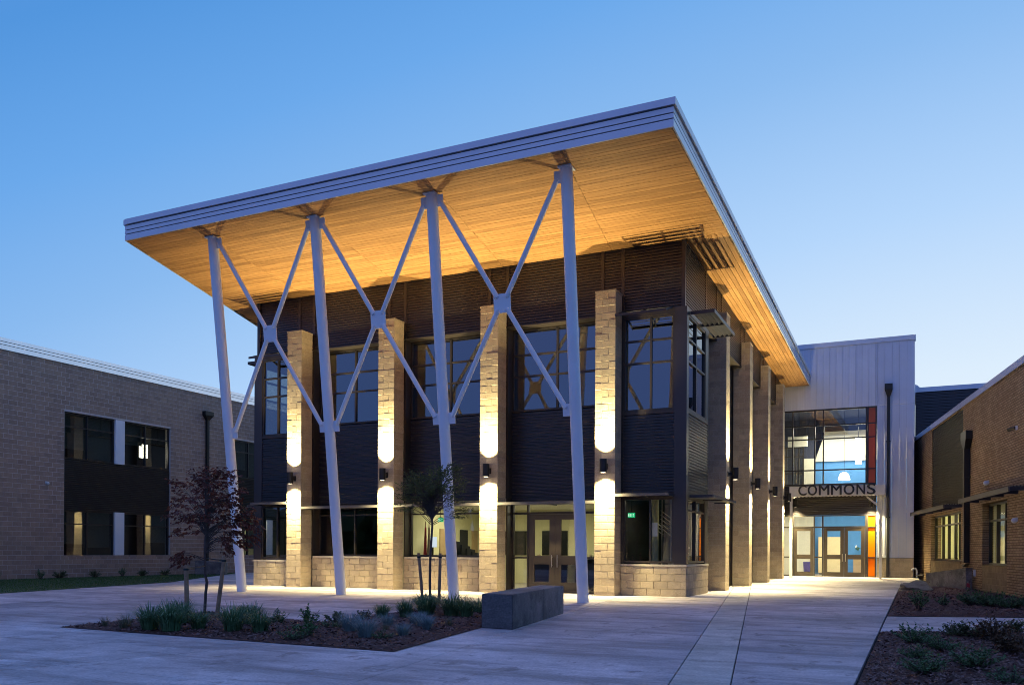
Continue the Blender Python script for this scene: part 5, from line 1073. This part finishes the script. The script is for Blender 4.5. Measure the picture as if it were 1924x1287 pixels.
for y, s, lab in ((-1.45, 1.0, 'at the left edge of the picture'), (0.45, 0.95, 'below the white security camera'), (1.35, 1.05, 'just left of the windows'), (3.1, 0.95, 'below the left ground-floor window'), (4.6, 0.9, 'below the white fin'), (5.75, 0.95, 'below the right ground-floor window'), (7.1, 0.9, 'below the right end of the windows')):
    shrub('olive' if int(y * 10) % 2 else 'sapling', -13.45, y, s if int(y * 10) % 2 else 0.85, 'young shrub against the brown block building, ' + lab, y, g4, 0.01)
rk = B(); bmesh.ops.create_icosphere(rk, subdivisions=3, radius=1, matrix=Matrix.Translation((0, 0, 0)))
for v in rk.verts:
    d = v.co.copy(); k = 1 + 0.16 * math.sin(d.x * 4 + 1) * math.cos(d.y * 5) + 0.1 * math.sin(d.z * 7 + d.x * 3); v.co = Vector((d.x * 0.55 * k, d.y * 0.9 * k, max(d.z, -0.3) * 0.26 * k)) + Vector((20.0, 8.6, 0.07))
single('boulder', rk, M['rock'], 'flat grey boulder at the end of the far right bed', 'rock', (20.0, 8.6, 0.0), smooth=35)

# ================================================================== YOUNG TREES
RIGHT = Vector((0.9048, 0.4256, 0))
def tree(x, y, label, trunk, lobes, leaf, mat, nsp, seed, droop, per):
    r = random.Random(seed); t = thing('young_tree', label, 'tree', (x, y, 0.0))
    P = Vector((x, y, 0)); path = [(P + RIGHT * dx + Vector((0, 0, z)), rad) for dx, z, rad in trunk]
    bm = B(); rings(bm, path, 10); tr = part('trunk', bm, M['bark'], t, smooth=60)
    def on_trunk(z):
        for (a, ra), (b, rb_) in zip(path[:-1], path[1:]):
            if a.z <= z <= b.z: return a.lerp(b, (z - a.z) / (b.z - a.z)), ra
        return path[-1][0], path[-1][1]
    bb = B(); vs, fs = [], []
    tot = sum(l[-1] for l in lobes)
    for k in range(nsp):
        q = r.uniform(0, tot)
        for dx, dy, z, rx, rz, zb, wgt in lobes:
            if q < wgt: break
            q -= wgt
        u = Vector((r.gauss(0, 1), r.gauss(0, 1), r.gauss(0, 1))).normalized() * r.uniform(0.25, 1) ** 0.45
        tip = P + RIGHT * (dx + u.x * rx) + Vector((-RIGHT.y, RIGHT.x, 0)) * (dy + u.y * rx) + Vector((0, 0, z + u.z * rz))
        b0, rad = on_trunk(min(max(zb + (tip.z - zb) * r.uniform(0.1, 0.6), trunk[2][1]), trunk[-1][1]))
        mid = b0.lerp(tip, 0.5) + Vector((r.uniform(-.06, .06), r.uniform(-.06, .06), 0.10 * (tip - b0).length))
        if k % 3 == 0: rings(bb, [(b0, min(rad * 0.6, 0.010)), (mid, 0.005), (tip, 0.002)], 5)
        dirn = (tip - mid).normalized(); dirn.z -= droop; dirn.normalize(); L = r.uniform(0.14, 0.28)
        if k % 2 == 0: rings(bb, [(tip, 0.002), (tip + dirn * L * 0.5, 0.0015), (tip + dirn * L, 0.001)], 3)
        side = dirn.cross(Vector((0, 0, 1))).normalized() if abs(dirn.z) < 0.98 else Vector((1, 0, 0))
        for j in range(per):
            tt = (j + 0.5) / per; p = tip + dirn * L * tt + Vector((r.uniform(-1, 1), r.uniform(-1, 1), r.uniform(-1, 1))) * 0.018; sg_ = 1 if j % 2 else -1
            d = (side * sg_ * r.uniform(0.6, 1) + dirn * r.uniform(0.2, 0.7) + Vector((0, 0, -droop * r.uniform(0.2, 1.2)))).normalized(); l = leaf * r.uniform(0.65, 1.25); s = d.cross(Vector((r.uniform(-1, 1), r.uniform(-1, 1), r.uniform(0.2, 1)))).normalized() * l * 0.27; up = s.cross(d).normalized() * l * 0.1
            i = len(vs); vs += [tuple(p), tuple(p + d * l * 0.4 + s + up), tuple(p + d * l), tuple(p + d * l * 0.4 - s + up)]; fs.append((i, i + 1, i + 2, i + 3))
    part('branches', bb, M['bark'], t)
    vs = [tuple(Vector(v) - ORG[t.name]) for v in vs]; me = bpy.data.meshes.new('crown'); me.from_pydata(vs, [], fs); me.materials.append(mat); put('crown', me, t)
    return t
tree(7.58, -11.44, 'young red-leaved tree between two timber stakes in the planting bed',
     [(0.0, 0.0, 0.030), (0.02, 0.45, 0.027), (0.045, 0.66, 0.029), (0.01, 0.8, 0.024), (0.0, 1.3, 0.022), (0.03, 1.9, 0.018), (0.0, 2.5, 0.010), (0.05, 2.85, 0.005)],
     [(-0.10, 0.0, 2.25, 0.52, 0.55, 1.5, 5.5), (0.28, 0.05, 2.45, 0.36, 0.42, 1.7, 2.6), (0.70, 0.0, 1.78, 0.22, 0.42, 1.3, 1.9), (0.45, 0.0, 1.75, 0.22, 0.25, 1.3, 0.9), (-0.35, 0.0, 1.18, 0.16, 0.11, 1.05, 0.8), (-0.25, 0.1, 1.75, 0.30, 0.2, 1.4, 0.9), (0.42, -0.2, 1.42, 0.12, 0.2, 1.2, 0.5), (0.30, 0.0, 2.85, 0.16, 0.15, 2.4, 0.4)], 0.092, M['leaf_red'], 280, 21, 0.55, 9)
tree(10.15, -7.25, 'young small-leaved green tree between two timber stakes by the concrete bench',
     [(0.0, 0.0, 0.034), (-0.02, 0.6, 0.030), (-0.01, 1.2, 0.028), (0.03, 1.85, 0.024), (0.0, 2.3, 0.014), (-0.03, 2.9, 0.006)],
     [(-0.22, 0.0, 2.60, 0.42, 0.36, 1.85, 4), (0.35, 0.0, 2.72, 0.32, 0.42, 1.9, 3), (0.05, 0.0, 2.75, 0.5, 0.33, 1.9, 3), (0.5, 0.0, 2.2, 0.24, 0.22, 1.8, 1.0), (-0.45, 0.1, 2.3, 0.22, 0.2, 1.8, 0.8), (0.45, 0, 3.08, 0.12, 0.16, 2.3, 0.4)], 0.058, M['leaf_tree'], 430, 22, 0.15, 13)
def stake(base, top, r, label, tie_to):
    t = thing('tree_stake', label, 'stake', base, 'timber stakes beside the young trees'); bm = B(); b, p = Vector(base), Vector(top); rings(bm, [(b - Vector((0, 0, 0.05)), r), (b.lerp(p, 0.5) + Vector((0.004, 0, 0)), r * 0.97), (p, r * 0.93)], 12); part('post', bm, M['stake_wood'], t, smooth=50)
    a = b.lerp(p, 0.93); bm = B(); tube(bm, a - Vector((0, 0, 0.018)), a + Vector((0, 0, 0.018)), r * 1.12, n=12); c = Vector(tie_to); c.z = a.z + 0.04; tube(bm, a, c, 0.009, n=5); part('tie', bm, M['strap'], t)
stake((8.216, -12.5, 0.0), (8.19, -12.5, 1.01), 0.040, 'straight timber stake left of the red-leaved tree', (7.6, -11.44, 1.0))
stake((8.233, -11.808, 0.0), (8.37, -11.745, 1.17), 0.038, 'leaning timber stake right of the red-leaved tree', (7.6, -11.44, 1.0))
stake((10.02, -7.35, 0.0), (9.92, -7.40, 1.24), 0.036, 'leaning timber stake left of the green tree', (10.14, -7.25, 1.2))
stake((10.30, -7.15, 0.0), (10.33, -7.14, 1.24), 0.036, 'straight timber stake right of the green tree', (10.14, -7.25, 1.2))
